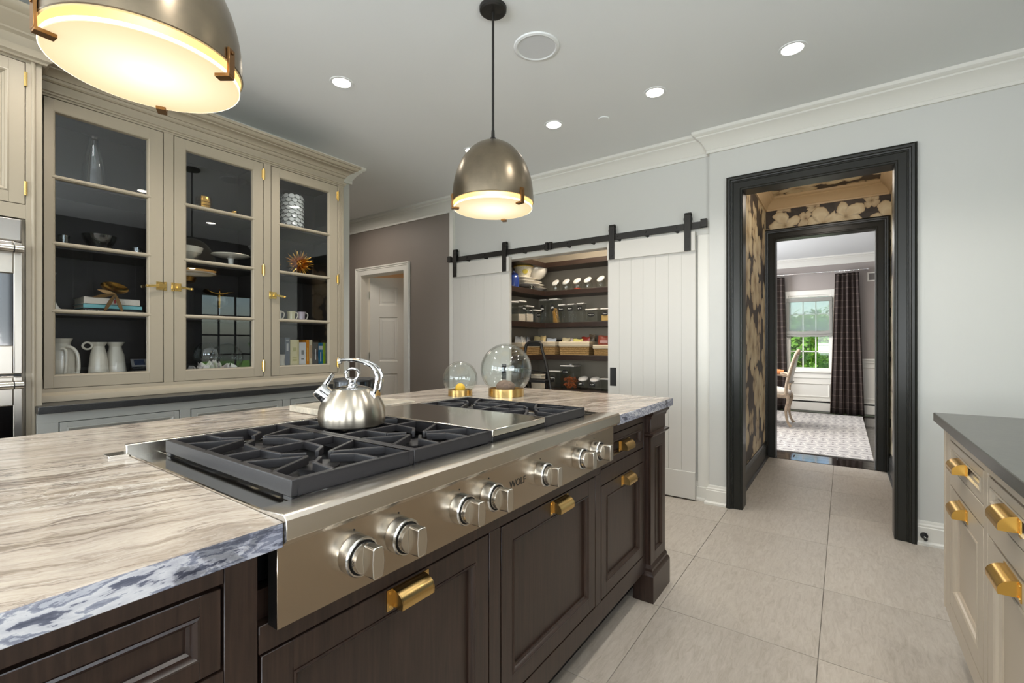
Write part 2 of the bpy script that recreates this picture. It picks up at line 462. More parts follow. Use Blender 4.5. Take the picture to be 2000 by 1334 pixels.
def wallpaper(name, ax, dark=(50, 44, 40), sc=2.7):
    """blossom print: big warped voronoi flowers with ruffled petals on a dark ground"""
    m, nt, b = newmat(name)
    tc = N(nt, 'TexCoord'); sp = N(nt, 'SeparateXYZ'); nt.links.new(tc.outputs['Object'], sp.inputs[0])
    cb = N(nt, 'CombineXYZ'); nt.links.new(sp.outputs[ax[0]], cb.inputs[0]); nt.links.new(sp.outputs[ax[1]], cb.inputs[1])
    wp = N(nt, 'TexNoise', Scale=7, Detail=5); nt.links.new(cb.outputs[0], wp.inputs['Vector'])
    mv = N(nt, 'VectorMath', operation='MULTIPLY_ADD'); nt.links.new(wp.outputs['Color'], mv.inputs[0]); mv.inputs[1].default_value = (.15, .15, 0); nt.links.new(cb.outputs[0], mv.inputs[2])
    def layer(scale, thr, rnd=.9, petals=5, off=0):
        o = N(nt, 'VectorMath', operation='ADD'); nt.links.new(mv.outputs[0], o.inputs[0]); o.inputs[1].default_value = (off, off*.7, 0)
        vo = N(nt, 'TexVoronoi', Scale=scale, Randomness=rnd); vo.voronoi_dimensions = '2D'; nt.links.new(o.outputs[0], vo.inputs['Vector'])
        sb = N(nt, 'VectorMath', operation='SUBTRACT'); nt.links.new(o.outputs[0], sb.inputs[0]); nt.links.new(vo.outputs['Position'], sb.inputs[1])
        s2 = N(nt, 'SeparateXYZ'); nt.links.new(sb.outputs[0], s2.inputs[0])
        an = math_(nt, 'ARCTAN2', s2.outputs[1], s2.outputs[0])
        pet = math_(nt, 'ABSOLUTE', math_(nt, 'SINE', math_(nt, 'MULTIPLY', an, petals/2)))
        lim = math_(nt, 'MULTIPLY_ADD', pet, thr*.42, thr*.62)
        inside = math_(nt, 'LESS_THAN', vo.outputs['Distance'], lim)
        rel = math_(nt, 'DIVIDE', vo.outputs['Distance'], lim)
        return inside, rel, pet
    i1, r1, p1 = layer(sc, .50, .75, 5)
    i2, r2, p2 = layer(sc*1.45, .36, .95, 4, 3.3)
    lf = noise(nt, mv.outputs[0], 3.0, 3, .5, 1)
    bg = ramp(nt, lf, [(.40, dark), (.62, tuple(int(k*1.55) for k in dark))])
    def fl(r, p, lo, mid, hi):
        c = ramp(nt, r, [(.0, lo), (.28, mid), (.62, hi), (.93, mid), (1, lo)])
        return mixc(nt, .35, c, ramp(nt, p, [(0, (150, 130, 108)), (.5, (245, 238, 220))]), 'MULTIPLY')
    c = mixc(nt, i2, bg, fl(r2, p2, (120, 98, 78), (186, 168, 138), (206, 192, 164)))
    c = mixc(nt, i1, c, fl(r1, p1, (150, 126, 96), (206, 190, 158), (226, 216, 190)))
    nt.links.new(c, b.inputs['Base Color']); b.inputs['Roughness'].default_value = .55
    return m
m_wp_x = wallpaper('floral_wallpaper_side', (1, 2), sc=1.9)
m_wp_y = wallpaper('floral_wallpaper_end', (0, 2), sc=3.3)
m_wp_z = wallpaper('floral_wallpaper_ceiling', (0, 1))
m_hallcrown = mat('cream_hall_crown_paint', (200, 176, 140), .45)

# ================================================================== STRUCTURE
def struct(o): return tag(o, kind='structure')
def wallbox(name, m, boxes, bev=0):
    mb = MB()
    for b in boxes: mb.box(*b)
    return struct(mb.build(name, m, bev=bev))
HC = 2.74          # ceiling height
YW, YP, YG = 3.645, 3.69, 3.665
TH = .12
# ---- walls
wallbox('wall_right', m_wall, [(-.81, -.586-.02, YW, YW+TH, 0, HC), (.271, 1.80, YW, YW+TH, 0, HC), (-.606, .271, YW, YW+TH, 2.29, HC)])
wallbox('wall_back', m_wall, [(-3.43, -2.78, YP, YP+.09, 0, HC), (-1.44, -.80, YP, YP+.09, 0, HC), (-2.78, -1.44, YP, YP+.09, 2.015, HC)])
wallbox('wall_back_grey', m_greywall, [(-6.3, -4.99, YG, YG+TH, 0, HC), (-4.15, -3.432, YG, YG+TH, 0, HC), (-4.99, -4.15, YG, YG+TH, 2.05, HC)])
wallbox('wall_partition', m_wall, [(-3.72, -3.55, -3.5, -2.9, 0, HC), (-3.72, -3.55, -1.3, 2.49, 0, HC), (-3.72, -3.55, -2.9, -1.3, 0, .8), (-3.72, -3.55, -2.9, -1.3, 2.2, HC)])
wallbox('wall_left', m_greywall, [(-6.42, -6.3, -3.5, YG+TH, 0, HC)])
bw = [(-6.42, -3.3, -3.52, -3.4, 0, HC), (1.2, 1.80, -3.52, -3.4, 0, HC), (-2.0, -1.7, -3.52, -3.4, 0, HC), (-.4, -.1, -3.52, -3.4, 0, HC),
      (-3.3, 1.2, -3.52, -3.4, 0, .7), (-3.3, 1.2, -3.52, -3.4, 2.2, HC)]
wallbox('wall_front', m_wall, bw)
m_darkjoin = mat('charcoal_panelled_wall', (58, 55, 50), .4)
X6 = 1.68
wallbox('wall_kitchen_side', m_darkjoin, [(X6, X6+.12, -3.5, -2.7, 0, HC), (X6, X6+.12, -1.3, -.5, 0, HC), (X6, X6+.12, .9, 2.87, 0, HC), (X6, X6+.12, 3.63, YW, 0, HC),
         (X6, X6+.12, -2.7, -1.3, 0, .8), (X6, X6+.12, -2.7, -1.3, 2.1, HC), (X6, X6+.12, -.5, .9, 0, .8), (X6, X6+.12, -.5, .9, 2.1, HC),
         (X6, X6+.12, 2.87, 3.63, 0, .10), (X6, X6+.12, 2.87, 3.63, 1.93, HC)])
# pantry
wallbox('wall_pantry', m_pantrywall, [(-3.11, -3.01, YP+.09, 4.75, 0, HC), (-3.11, -1.1, 4.75, 4.85, 0, HC), (-1.2, -1.1, YP+.09, 4.75, 0, HC)])
# hall beyond the right-hand opening
wallbox('wall_hall_left', m_wp_x, [(-.78, -.665, YW+TH, 5.50, 0, HC)])
wallbox('wall_hall_right', m_wp_x, [(.355, .47, YW+TH, 5.50, 0, HC)])
wallbox('wall_hall_end', m_wp_y, [(-.665, -.575, 5.50, 5.62, 0, HC), (.243, .355, 5.50, 5.62, 0, HC), (-.575, .243, 5.50, 5.62, 2.27, HC)])
wallbox('ceiling_hall', m_wp_z, [(-.665, .355, YW+TH, 5.50, 2.69, HC)])
# dining room
DY = 9.54
wallbox('wall_dining_far', m_diningwall, [(-3.3, -.80, DY, DY+.14, .93, HC), (-.17, 2.2, DY, DY+.14, .93, HC), (-.80, -.17, DY, DY+.14, 2.02, HC)])
wallbox('wall_dining_wainscot', m_trim, [(-3.3, -.80, DY-.004, DY+.14, 0, .93), (-.17, 2.2, DY-.004, DY+.14, 0, .93), (-.80, -.17, DY-.004, DY+.14, 0, .74)])
wallbox('wall_dining_left', m_diningwall, [(-3.42, -3.3, 5.62, 6.6, 0, HC), (-3.42, -3.3, 8.2, DY, 0, HC), (-3.42, -3.3, 6.6, 8.2, 0, .7), (-3.42, -3.3, 6.6, 8.2, 2.3, HC)])  # unseen opening added for the side lamp
wallbox('wall_dining_right', m_diningwall, [(2.2, 2.32, 5.62, DY+.1, 0, HC)])
wallbox('wall_dining_near', m_diningwall, [(-3.42, -.665, 5.60, 5.72, 0, HC), (.355, 2.32, 5.60, 5.72, 0, HC)])
# room behind the grey doorway
wallbox('wall_far_room', mat('peach_room_paint', (206, 184, 156), .6), [(-6.4, -3.5, 6.2, 6.3, 0, HC), (-6.4, -6.3, YG+TH, 6.2, 0, HC), (-3.6, -3.45, YG+TH, 6.2, 0, HC)])
# ---- ceiling
wallbox('ceiling', m_ceil, [(-6.42, 1.80, -3.52, YW, HC, HC+.1), (-6.42, -.8, YW, 6.3, HC, HC+.1), (-.8, 1.80, YW, 5.6, HC, HC+.1), (-3.45, 2.35, 5.6, DY+.15, HC, HC+.1)])

# ---- floor: slab + separate tiles
floor = struct(MB().box(-6.42, 1.80, -3.52, 5.50, -.06, -.004).box(-6.42, -3.4, 5.5, 6.3, -.06, -.004).build('floor', m_grout))
ORG['floor'] = Vector((0, 0, 0))
tx0, ty0, px, py = -.6745, 3.30, .596, .606
tb = MB().box(-px/2+.0013, px/2-.0013, -py/2+.0013, py/2-.0013, -.012, 0)
t0 = tb.build('floor_tile', m_tile, floor, bev=.0008, seg=1)
first = True
for i in range(-9, 6):
    for j in range(-8, 4):
        cx, cy = tx0+(i+.5)*px, ty0+(j-.5)*py
        if cx < -5.6 or cx > 1.7 or cy < -1.2: continue
        if cy > 3.4 and not (-.9 < cx < .5): 
            if cy > 3.9: continue
        if cy > 5.45: continue
        if first: t0.location = (cx, cy, 0); first = False
        else: dup_part(t0, (cx, cy, 0), floor)
tc = MB().box(-px/2+.0013, px/2-.0013, -.19, .19, -.012, 0).build('floor_tile', m_tile, floor, bev=.0008, seg=1)
tc.location = (tx0+.5*px, 5.309, 0)
dup_part(tc, (tx0+1.5*px, 5.309, 0), floor)
wood_floor = struct(MB().box(-3.42, 2.32, 5.50, DY, -.06, -.006).build('floor_dining', m_rubber))
ORG[wood_floor.name] = Vector((0, 0, 0))
p0 = MB().box(-1.30, 1.30, -.062, .062, -.012, 0).build('floor_plank', m_floorwood, wood_floor, bev=.0012, seg=1)
k = 0
for j in range(32):
    y = 5.565+j*.126
    for i, cx in enumerate((-2.1+(j*.37) % .9, .51+(j*.37) % .9)):
        if y > DY-.05: continue
        if k == 0: p0.location = (cx, y, 0)
        else: dup_part(p0, (cx, y, 0), wood_floor)
        k += 1
struct(MB().box(-.575, .243, 5.485, 5.505, -.01, .004).build('threshold', m_floorwood))

# ---- crown mouldings  (profile: d away from the wall, h height)
def crown_prof(top=HC, s=1.0):
    p = [(0, 0), (.016, 0), (.018, .018), (.014, .024), (.020, .034), (.030, .052), (.046, .078), (.066, .098), (.078, .106), (.078, .116), (.092, .122), (.100, .130), (.102, .150), (0, .150)]
    return [(d*s, top-.150*s+h*s) for d, h in p]
def crown(name, path, m=m_trim, s=1.0, top=HC, closed=False):
    return struct(MB().sweep(path, crown_prof(top, s), X3, Y3, Z3, closed=closed).build(name, m))
# travel direction keeps the room on the left
crown('trim_1', [(X6, YW), (-.812, YW), (-.812, YP), (-3.43, YP), (-3.43, YG), (-6.3, YG)])
crown('trim_2', [(-3.72, -3.4), (-3.72, 2.49), (-3.55, 2.49), (-3.55, -3.4)])
crown('trim_3', [(.355, 5.50), (-.665, 5.50), (-.665, YW+TH), (.355, YW+TH)], m_hallcrown, .85, 2.69, True)
crown('trim_4', [(2.2, 5.72), (2.2, DY), (-3.3, DY), (-3.3, 5.72)], m_trim, .95, 2.66)
struct(MB().box(-3.42, 2.32, 5.62, DY+.1, 2.66, 2.74).build('ceiling_dining', m_ceil))
# ---- baseboards
def base_prof(h=.135, t=.018):
    return [(0, 0), (t+.012, 0), (t+.012, .014), (t+.004, .022), (t, .024), (t, h-.038), (t-.004, h-.034), (t-.004, h-.024), (t-.010, h-.016), (t-.012, h-.004), (t-.014, h), (0, h)]
def baseboard(name, path, m=m_trim, h=.135, t=.018):
    return struct(MB().sweep(path, base_prof(h, t), X3, Y3, Z3).build(name, m))
baseboard('baseboard_right', [(X6, YW), (.345, YW)], h=.14)
baseboard('baseboard_jog', [(-.692, YW), (-.812, YW), (-.812, YP), (-1.44, YP)], h=.14)
baseboard('baseboard_back', [(-2.79, YP), (-3.43, YP), (-3.43, YG), (-4.06, YG)], h=.14)
baseboard('baseboard_hall_left', [(-.665, 5.48), (-.665, YW+TH)], m_black, .17, .02)
baseboard('baseboard_hall_right', [(.355, YW+TH), (.355, 5.48)], m_black, .17, .02)

# ---- casings: U sweep in the X-Z plane
def casing(name, x0, x1, ztop, y, w, m, depth=.03, prof=None, jamb=.13, jm=None):
    """x0,x1,ztop = inner edges of the opening; y = wall face; w = casing width"""
    prof = prof or [(0, 0), (0, .012), (.006, .018), (.010, .018), (w*.62, .020), (w*.66, .026), (w*.74, .022), (w*.80, .022), (w*.84, .030), (w*.95, .032), (w, .026), (w, 0)]
    mb = MB().sweep([(x0, 0), (x0, ztop), (x1, ztop), (x1, 0)], prof, X3, Z3, (0, -1, 0), (0, y, 0))
    o = struct(mb.build(name, m))
    jb = MB()
    jb.box(x0-.018, x0+.001, y-.008, y+jamb, 0, ztop+.018).box(x1-.001, x1+.018, y-.008, y+jamb, 0, ztop+.018).box(x0-.018, x1+.018, y-.008, y+jamb, ztop-.001, ztop+.018)
    ORG[o.name] = Vector((0, 0, 0))
    jb.build('jamb', jm or m, o)
    return o
blk = [(0, 0), (0, .010), (.004, .014), (.012, .014), (.016, .018), (.056, .018), (.058, .022), (.064, .022), (.066, .028), (.074, .030), (.078, .036), (.090, .038), (.100, .034), (.104, .026), (.104, 0)]
casing('door_1', -.586, .251, 2.278, YW, .104, m_black, prof=blk, jamb=TH+.01)
casing('door_2', -.575, .243, 2.262, 5.50, .104, m_black, prof=blk, jamb=.13)
casing('door_3', -4.97, -4.17, 2.035, YG, .098, m_trim, jamb=TH+.01)
# flat surround of the pantry opening
sb = MB(); sb.box(-3.40, -.815, YP-.016, YP, 2.008, 2.085).box(-.90, -.815, YP-.016, YP, 0, 2.008).box(-3.425, -3.385, YP-.016, YP, 0, 2.008)
sb.box(-2.80, -2.775, YP-.002, YP+.095, 0, 2.02).box(-1.445, -1.42, YP-.002, YP+.095, 0, 2.02).box(-2.80, -1.42, YP-.002, YP+.095, 2.006, 2.02)
struct(sb.build('trim_5', m_trim, bev=.002))
sb = MB().box(-3.445, -3.395, YG-.012, YP-.001, 0, 2.6); struct(sb.build('trim_6', m_trim, bev=.002))
# chair rail, sill, heater and panels of the dining wall
dt = MB()
for a, b in ((-3.3, -.92), (-.06, 2.2)):
    dt.box(a, b, DY-.03, DY-.004, .90, .93).box(a, b, DY-.018, DY-.004, .86, .90)
struct(dt.build('trim_7', m_trim, bev=.003))
pn = MB()
for a, b in ((-3.2, -2.2), (-2.1, -1.0), (-.02, .60), (.7, 1.9)):
    pn.sweep([(a, .26), (b, .26), (b, .80), (a, .80)], [(0, 0), (.0, .010), (.012, .014), (.022, .006), (.026, 0)], X3, Z3, (0, -1, 0), (0, DY-.004, 0), closed=True)
pn.sweep([(-.78, .26), (-.19, .26), (-.19, .50), (-.78, .50)], [(0, 0), (.0, .010), (.012, .014), (.022, .006), (.026, 0)], X3, Z3, (0, -1, 0), (0, DY-.004, 0), closed=True)
struct(pn.build('trim_8', m_trim))

# ---- windows
def window(name, x0, x1, z0, z1, cols, rows, place, fm, glassm, bar=.018, frame=.045, depth=.05, cas=0, sash=True):
    """built in a local plane: u along the wall, w up, n into the room; place(u,w,n)->world"""
    def bx(mb, u0, u1, w0, w1, n0, n1):
        a, b = place(u0, w0, n0), place(u1, w1, n1); mb.box(a[0], b[0], a[1], b[1], a[2], b[2])
    mb = MB()
    for (a, b, c, d) in ((x0, x0+frame, z0, z1), (x1-frame, x1, z0, z1), (x0+frame, x1-frame, z0, z0+frame), (x0+frame, x1-frame, z1-frame, z1)): bx(mb, a, b, c, d, -depth, 0)
    fr = struct(mb.build(name, fm, bev=.002)); ORG[fr.name] = Vector((0, 0, 0))
    ix0, ix1, iz0, iz1 = x0+frame, x1-frame, z0+frame, z1-frame
    cw, rh = (ix1-ix0)/cols, (iz1-iz0)/rows
    for i in range(1, cols):
        u = ix0+i*cw; m2 = MB(); bx(m2, u-bar/2, u+bar/2, iz0, iz1, -depth*.8, -depth*.2); m2.build('muntin', fm, fr)
    for j in range(1, rows):
        w = iz0+j*rh; m2 = MB(); bx(m2, ix0, ix1, w-bar/2, w+bar/2, -depth*.8, -depth*.2); m2.build('muntin', fm, fr)
    m2 = MB(); bx(m2, ix0, ix1, iz0, iz1, -depth*.55, -depth*.45); m2.build('pane', glassm, fr)
    if cas:
        m2 = MB()
        for (a, b, c, d) in ((x0-cas, x0, z0-.02, z1+cas), (x1, x1+cas, z0-.02, z1+cas), (x0, x1, z1, z1+cas)): bx(m2, a, b, c, d, 0, .022)
        bx(m2, x0-cas-.02, x1+cas+.02, z0-.045, z0-.005, 0, .06)
        bx(m2, x0-cas, x1+cas, z0-.13, z0-.045, 0, .018)
        m2.build('window_casing', fm, fr, bev=.002)
    return fr
pl_d = lambda u, w, n: (u, DY-n, w)
window('window_1', -.80, -.17, .73, 1.36, 3, 2, pl_d, m_trim, m_glass, frame=.035)
window('window_2', -.80, -.17, 1.36, 2.02, 3, 2, pl_d, m_trim, m_glass, frame=.035)
wc = MB()
for b in ((-.875, -.80, .71, 2.10), (-.17, -.095, .71, 2.10), (-.80, -.17, 2.02, 2.10)): wc.box(b[0], b[1], DY-.022, DY-.001, b[2], b[3])
wc.box(-.90, -.07, DY-.06, DY-.001, .685, .715).box(-.88, -.09, DY-.02, DY-.001, .585, .685)
struct(wc.build('trim_9', m_trim, bev=.002))
pl_b = lambda u, w, n: (u, -3.4+n, w)
for i, a in enumerate((-3.3, -1.7, -.1)):
    window('window_%d' % (i+3), a, a+1.3, .7, 2.2, 3, 4, pl_b, m_trim, m_glass, frame=.05)  # unseen back windows, added with their lamps for soft frontal light
pl_r = lambda u, w, n: (X6-n, u, w)
window('window_6', -2.7, -1.3, .8, 2.1, 4, 3, pl_r, m_trim, m_glass)
window('window_7', -.5, .9, .8, 2.1, 4, 3, pl_r, m_trim, m_glass)
window('window_9', -2.9, -1.3, .8, 2.2, 4, 3, lambda u, w, n: (-3.55+n, u, w), m_trim, m_glass)  # unseen window added so light reaches the right-hand cabinet
m_blackframe = mat('black_window_frame', (20, 20, 20), .4)
window('window_8', 2.87, 3.63, .10, 1.93, 3, 6, pl_r, m_blackframe, m_glass, frame=.025, bar=.022)
window_trim = struct(MB().box(X6-.02, X6, 2.80, 2.868, 0, 2.0).box(X6-.02, X6, 2.80, YW-.001, 1.932, 2.0).build('trim_10', m_blackframe))
sp_ = MB()
for yy in (1.0, 1.62, 2.24):
    sp_.sweep([(yy, .15), (yy+.54, .15), (yy+.54, .86), (yy, .86)], [(0, 0), (0, .014), (.05, .014), (.058, 0)], Y3, Z3, (-1, 0, 0), (X6, 0, 0), closed=True)
    sp_.sweep([(yy, 1.5), (yy+.54, 1.5), (yy+.54, 2.45), (yy, 2.45)], [(0, 0), (0, .014), (.05, .014), (.058, 0)], Y3, Z3, (-1, 0, 0), (X6, 0, 0), closed=True)
struct(sp_.build('trim_11', m_darkjoin))

# ================================================================== CABINET BUILDERS
def framed_panel(mb_frame, mb_panel, mb_mould, u0, u1, w0, w1, place, fw=.055, proud=0, rec=.015, th=.02, mw=.014):
    """frame-and-panel front in a local plane: u along, w up, n out. place(u,w,n)->world"""
    def bx(mb, a, b, c, d, n0, n1):
        p, q = place(a, c, n0), place(b, d, n1); mb.box(p[0], q[0], p[1], q[1], p[2], q[2])
    for (a, b, c, d) in ((u0, u0+fw, w0, w1), (u1-fw, u1, w0, w1), (u0+fw, u1-fw, w0, w0+fw), (u0+fw, u1-fw, w1-fw, w1)):
        bx(mb_frame, a, b, c, d, -th, proud)
    bx(mb_panel, u0+fw-.003, u1-fw+.003, w0+fw-.003, w1-fw+.003, -th, proud-rec)
    e1 = Vector(place(1, 0, 0))-Vector(place(0, 0, 0)); e2 = Vector((0, 0, 1)); n = Vector(place(0, 0, 1))-Vector(place(0, 0, 0))
    org = Vector(place(0, 0, 0))
    a, b, c, d = u0+fw, u1-fw, w0+fw, w1-fw
    pr = [(0, proud-rec-.001), (0, proud+.0015), (mw*.25, proud+.003), (mw*.55, proud-.001), (mw*.7, proud-rec*.45), (mw, proud-rec*.7), (mw, proud-rec-.001)]
    mb_mould.sweep([(a, c), (b, c), (b, d), (a, d)], pr, e1, e2, n, org, closed=True)

def cup_pull(name, m, parent, c, out, w=.085, h=.046, dp=.034, label=None):
    """half-round bin pull with screw flanges; c = centre of the back plate, out = unit normal, horizontal"""
    out = Vector(out); t = Vector((0, 0, 1)).cross(out)   # along
    c = Vector(c); mb = MB()
    n = 10; prof = [(0, h*.5)]+[(dp*math.sin(a), h*.5-h*.5*(1-math.cos(a))*1.1) for a in [PI*.5*i/n for i in range(1, n+1)]]+[(dp*.97, -h*.28)]
    th = .0028
    inner = [(max(p[0]-th, 0) if i else 0, p[1]-(th if i < 3 else th*.3)) for i, p in enumerate(prof)]
    poly = prof+inner[::-1]
    mb.prism(poly, out, Z3, t, w, c-t*w/2)
    for s in (-1, 1):                       # closed cheeks
        mb.prism([(0, h*.5)]+prof[1:]+[(0, -h*.28)], out, Z3, t, .003, c+t*(s*w/2-.0015))
        mb.obox(c+t*(s*(w/2+.007))+out*.0012+Vector((0, 0, h*.05)), t*.008, out*.0012, Vector((0, 0, h*.46)))
    o = mb.build(name, m, parent, ang=30)
    for s in (-1, 1):
        for dz in (-h*.26, h*.36): MB().cyl(c+t*(s*(w/2+.007))+out*.0022+Vector((0, 0, dz)), .0028, .0014, 10, ax=out).build('screw', m_brass_pol, o)
    if label: o['label'] = label
    return o

# ================================================================== ISLAND
XF = -.745                                   # face plane of the frames
isl = thing('island_cabinet', 'dark espresso wood kitchen island base below the stone top and cooktop', 'kitchen island', (-1.33, .6, 0))
mb = MB().box(-1.90, XF-.021, -1.25, 2.26, .125, .79).box(-1.90, XF-.021, -1.25, .362, .79, .878).box(-1.90, XF-.021, 1.672, 2.26, .79, .878).box(-1.90, -1.46, .362, 1.672, .79, .878)
mb.build('body', m_darkwood, isl)
mb = MB().box(-1.84, -.835, -1.2, 2.20, 0, .125); mb.build('toe_kick', mat('dark_toe_kick', (24, 20, 18), .6), isl)
# face frame pieces, one by one
def iface(name, y0, y1, z0, z1): return MB().box(XF-.021, XF, y0, y1, z0, z1).build(name, m_darkwood, isl, bev=.0012, seg=1)
iface('rail', -1.25, 2.10, .135, .212)
iface('rail', .359, 1.6175, .698, .7425)
iface('rail', -1.25, .3085, .832, .878)
iface('rail', 1.6625, 2.0725, .829, .878)
iface('rail', 1.6175, 2.0725, .648, .708)
iface('rail', -.3095, .3085, .648, .704); iface('rail', -1.25, -.3605, .648, .704)
for y0, y1 in ((.309, .3575), (1.569, 1.617), (2.073, 2.10)): iface('stile', y0, y1, .212, .878 if y0 != 1.569 else .698)
iface('stile', .940, .988, .212, .698)
iface('stile', -.36, -.31, .212, .832)
pl_i = lambda u, w, n: (XF+n, u, w)
def ifront(name, y0, y1, z0, z1, pull=None, fw=.052, label=None, kn=.085):
    g = .0022
    f, p, q = MB(), MB(), MB()
    framed_panel(f, p, q, y0+g, y1-g, z0+g, z1-g, pl_i, fw)
    o = f.build(name, m_darkwood, isl, bev=.001, seg=1)
    p.build('panel', m_darkwood, o); q.build('panel_moulding', m_darkwood, o)
    if pull: cup_pull('pull', m_brass, o, (XF, pull[0], pull[1]), (1, 0, 0), kn)
    if label: o['label'] = label
    return o
ifront('door', .361, .938, .215, .696, (.665, .668), label='dark door below the left cooktop half')
ifront('door', .990, 1.567, .215, .696, (1.300, .668), label='dark door below the right cooktop half')
ifront('door', 1.619, 2.071, .215, .646, (1.868, .617), .048)
ifront('drawer', 1.619, 2.071, .710, .827, (1.842, .764), .026)
ifront('drawer', -.308, .307, .706, .829, None, .028)
ifront('door', -.308, .307, .215, .646, None, .05)
ifront('drawer', -.98, -.362, .706, .829, None, .028)
ifront('door', -.98, -.362, .215, .646, None, .05)
# corner pilaster with plinth, capital and recessed panel
px0, px1, py0, py1 = -.80, -.722, 2.105, 2.315
mb = MB()
mb.box(px0, px1-.010, py0, py1, 0, .878)
for (a, b, c, d) in ((py0, py0+.058, .16, .76), (py1-.05, py1, .16, .76), (py0+.058, py1-.05, .16, .21), (py0+.058, py1-.05, .70, .76)): mb.box(px1-.010, px1, a, b, c, d)
mb.box(px1-.010, px1, py0, py1, .76, .878)
pil = mb.build('corner_post', m_darkwood, isl, bev=.0012, seg=1)
mb = MB(); pth = [(px0, py0), (px1, py0), (px1, py1), (px0, py1)]
pth = pth[::-1]                                     # outside on the left
MB().sweep(pth, [(-.005, 0), (.018, 0), (.018, .120), (-.005, .120)], X3, Y3, Z3).build('plinth', m_darkwood, pil)
MB().sweep(pth, [(-.005, .120), (.018, .120), (.014, .132), (.008, .138), (.008, .150), (0, .165), (-.005, .165)], X3, Y3, Z3).build('plinth_moulding', m_darkwood, pil)
MB().sweep(pth, [(-.005, .752), (.004, .752), (.012, .760), (.016, .764), (.016, .772), (-.005, .778)], X3, Y3, Z3).build('neck_moulding', m_darkwood, pil)
MB().sweep(pth, [(-.005, .838), (.004, .838), (.006, .850), (.016, .862), (.018, .878), (-.005, .878)], X3, Y3, Z3).build('capital', m_darkwood, pil)

mb = MB(); q = [(py0+.058, .21), (py1-.05, .21), (py1-.05, .70), (py0+.058, .70)]
mb.sweep(q, [(0, -.010), (0, .001), (.004, .003), (.008, -.003), (.012, -.009)], Y3, Z3, X3, (px1, 0, 0), closed=True); mb.build('panel_moulding', m_darkwood, pil)

# countertop (with the cut-out of the cooktop)
R0, R1 = .372, 1.662                         # cooktop along Y
ct = MB()
ctx0, ctx1, cty0, cty1 = -1.965, -.697, -1.3, 2.352
ct.prism([(ctx0, cty0), (ctx1, cty0), (ctx1, R0), (-1.440, R0), (-1.440, R1), (ctx1, R1), (ctx1, cty1), (ctx0, cty1)], X3, Y3, Z3, .037, (0, 0, .878))
top = thing('island_countertop', 'thick veined beige and grey stone slab topping the island', 'countertop', (-1.33, .6, .878))
ct.build('slab', m_marble, top, bev=.0015)
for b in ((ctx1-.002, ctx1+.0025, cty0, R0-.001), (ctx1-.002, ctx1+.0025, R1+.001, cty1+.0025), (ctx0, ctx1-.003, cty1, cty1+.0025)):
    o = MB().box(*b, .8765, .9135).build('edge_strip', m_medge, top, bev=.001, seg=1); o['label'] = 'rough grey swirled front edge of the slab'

# ================================================================== COOKTOP
rt = thing('rangetop', 'wide stainless gas cooktop with griddle and seven knobs set in the island', 'cooktop', (-1.07, 1.017, .878))
mb = MB()
mb.box(-1.41, -.775, R0, R1, .80, .905)
mb.build('burner_pan', mat('black_enamel_pan', (16, 16, 17), .25), rt)
mb = MB()      # raised steel surround strips
mb.box(-1.425, -.775, R0+.004, .437, .885, .9115).box(-1.425, -.775, 1.552, R1-.004, .885, .9115).box(-1.425, -1.37, .437, 1.552, .885, .9115)
MB().box(-1.425, -.771, R0, R0+.004, .885, .9185).build('side_rim', m_steel_m, rt)
MB().box(-1.425, -.771, R1-.004, R1, .885, .9185).build('side_rim', m_steel_m, rt)
mb.build('surround', m_steel_m, rt, bev=.0015)
mb = MB(); mb.box(-1.437, -1.420, R0-.002, R1+.002, .90, .940)
mb.build('back_riser', m_steel, rt, bev=.002)
mb = MB(); mb.box(-1.445, -1.40, R0-.040, R0-.001, .912, .922)
o = mb.build('mounting_tab', m_steel, rt, bev=.001)
# bull-nosed front ledge: profile in X-Z extruded along Y
poly = [(-.772, .890), (-.772, .9195), (-.700, .9255), (-.693, .9235), (-.688, .9175), (-.686, .8885), (-.690, .884), (-.716, .868), (-.730, .868)]
mb = MB().prism(poly, X3, Z3, Y3, R1-R0, (0, R0, 0)); mb.build('front_ledge', m_steel, rt, bev=.0012)
mb = MB().box(-.7165, -.7145, R0, R1, .742, .872); pan = mb.build('control_panel', steel('brushed_control_panel', (186, 172, 154), .25, (90, .6, 90), .004, .3), rt, bev=.0006, seg=1)
mb = MB().box(-.742, -.7165, R0, R1, .742, .868); mb.build('panel_return', mat('dark_steel_side', (44, 42, 40), .35, metal=.8), rt)
text('logo', 'WOLF', m_rubber, .026, (-.7142, 1.025, .813), (rad(90), 0, rad(90)), rt, .0003, sx=1.04)
# knobs
kb = MB().lathe([(0, 0), (.0335, 0), (.0345, .002), (.0345, .024), (.0328, .027), (.0303, .027), (.0298, .016)], (0, 0, 0), 40, ax=X3)
kk = kb.build('knob', steel('satin_chrome', (214, 214, 212), .17, (1, 1, 1), 0), rt)
kk.location = (0, 0, 0)
gm = steel('brushed_knob_steel', (206, 200, 190), .24, (60, 1, 1), .04)
g = MB().lathe([(.0268, .012), (.0268, .020), (.0266, .034), (.0252, .039), (0, .039)], (0, 0, 0), 40, ax=X3)
gr = g.build('knob_body', gm, kk)
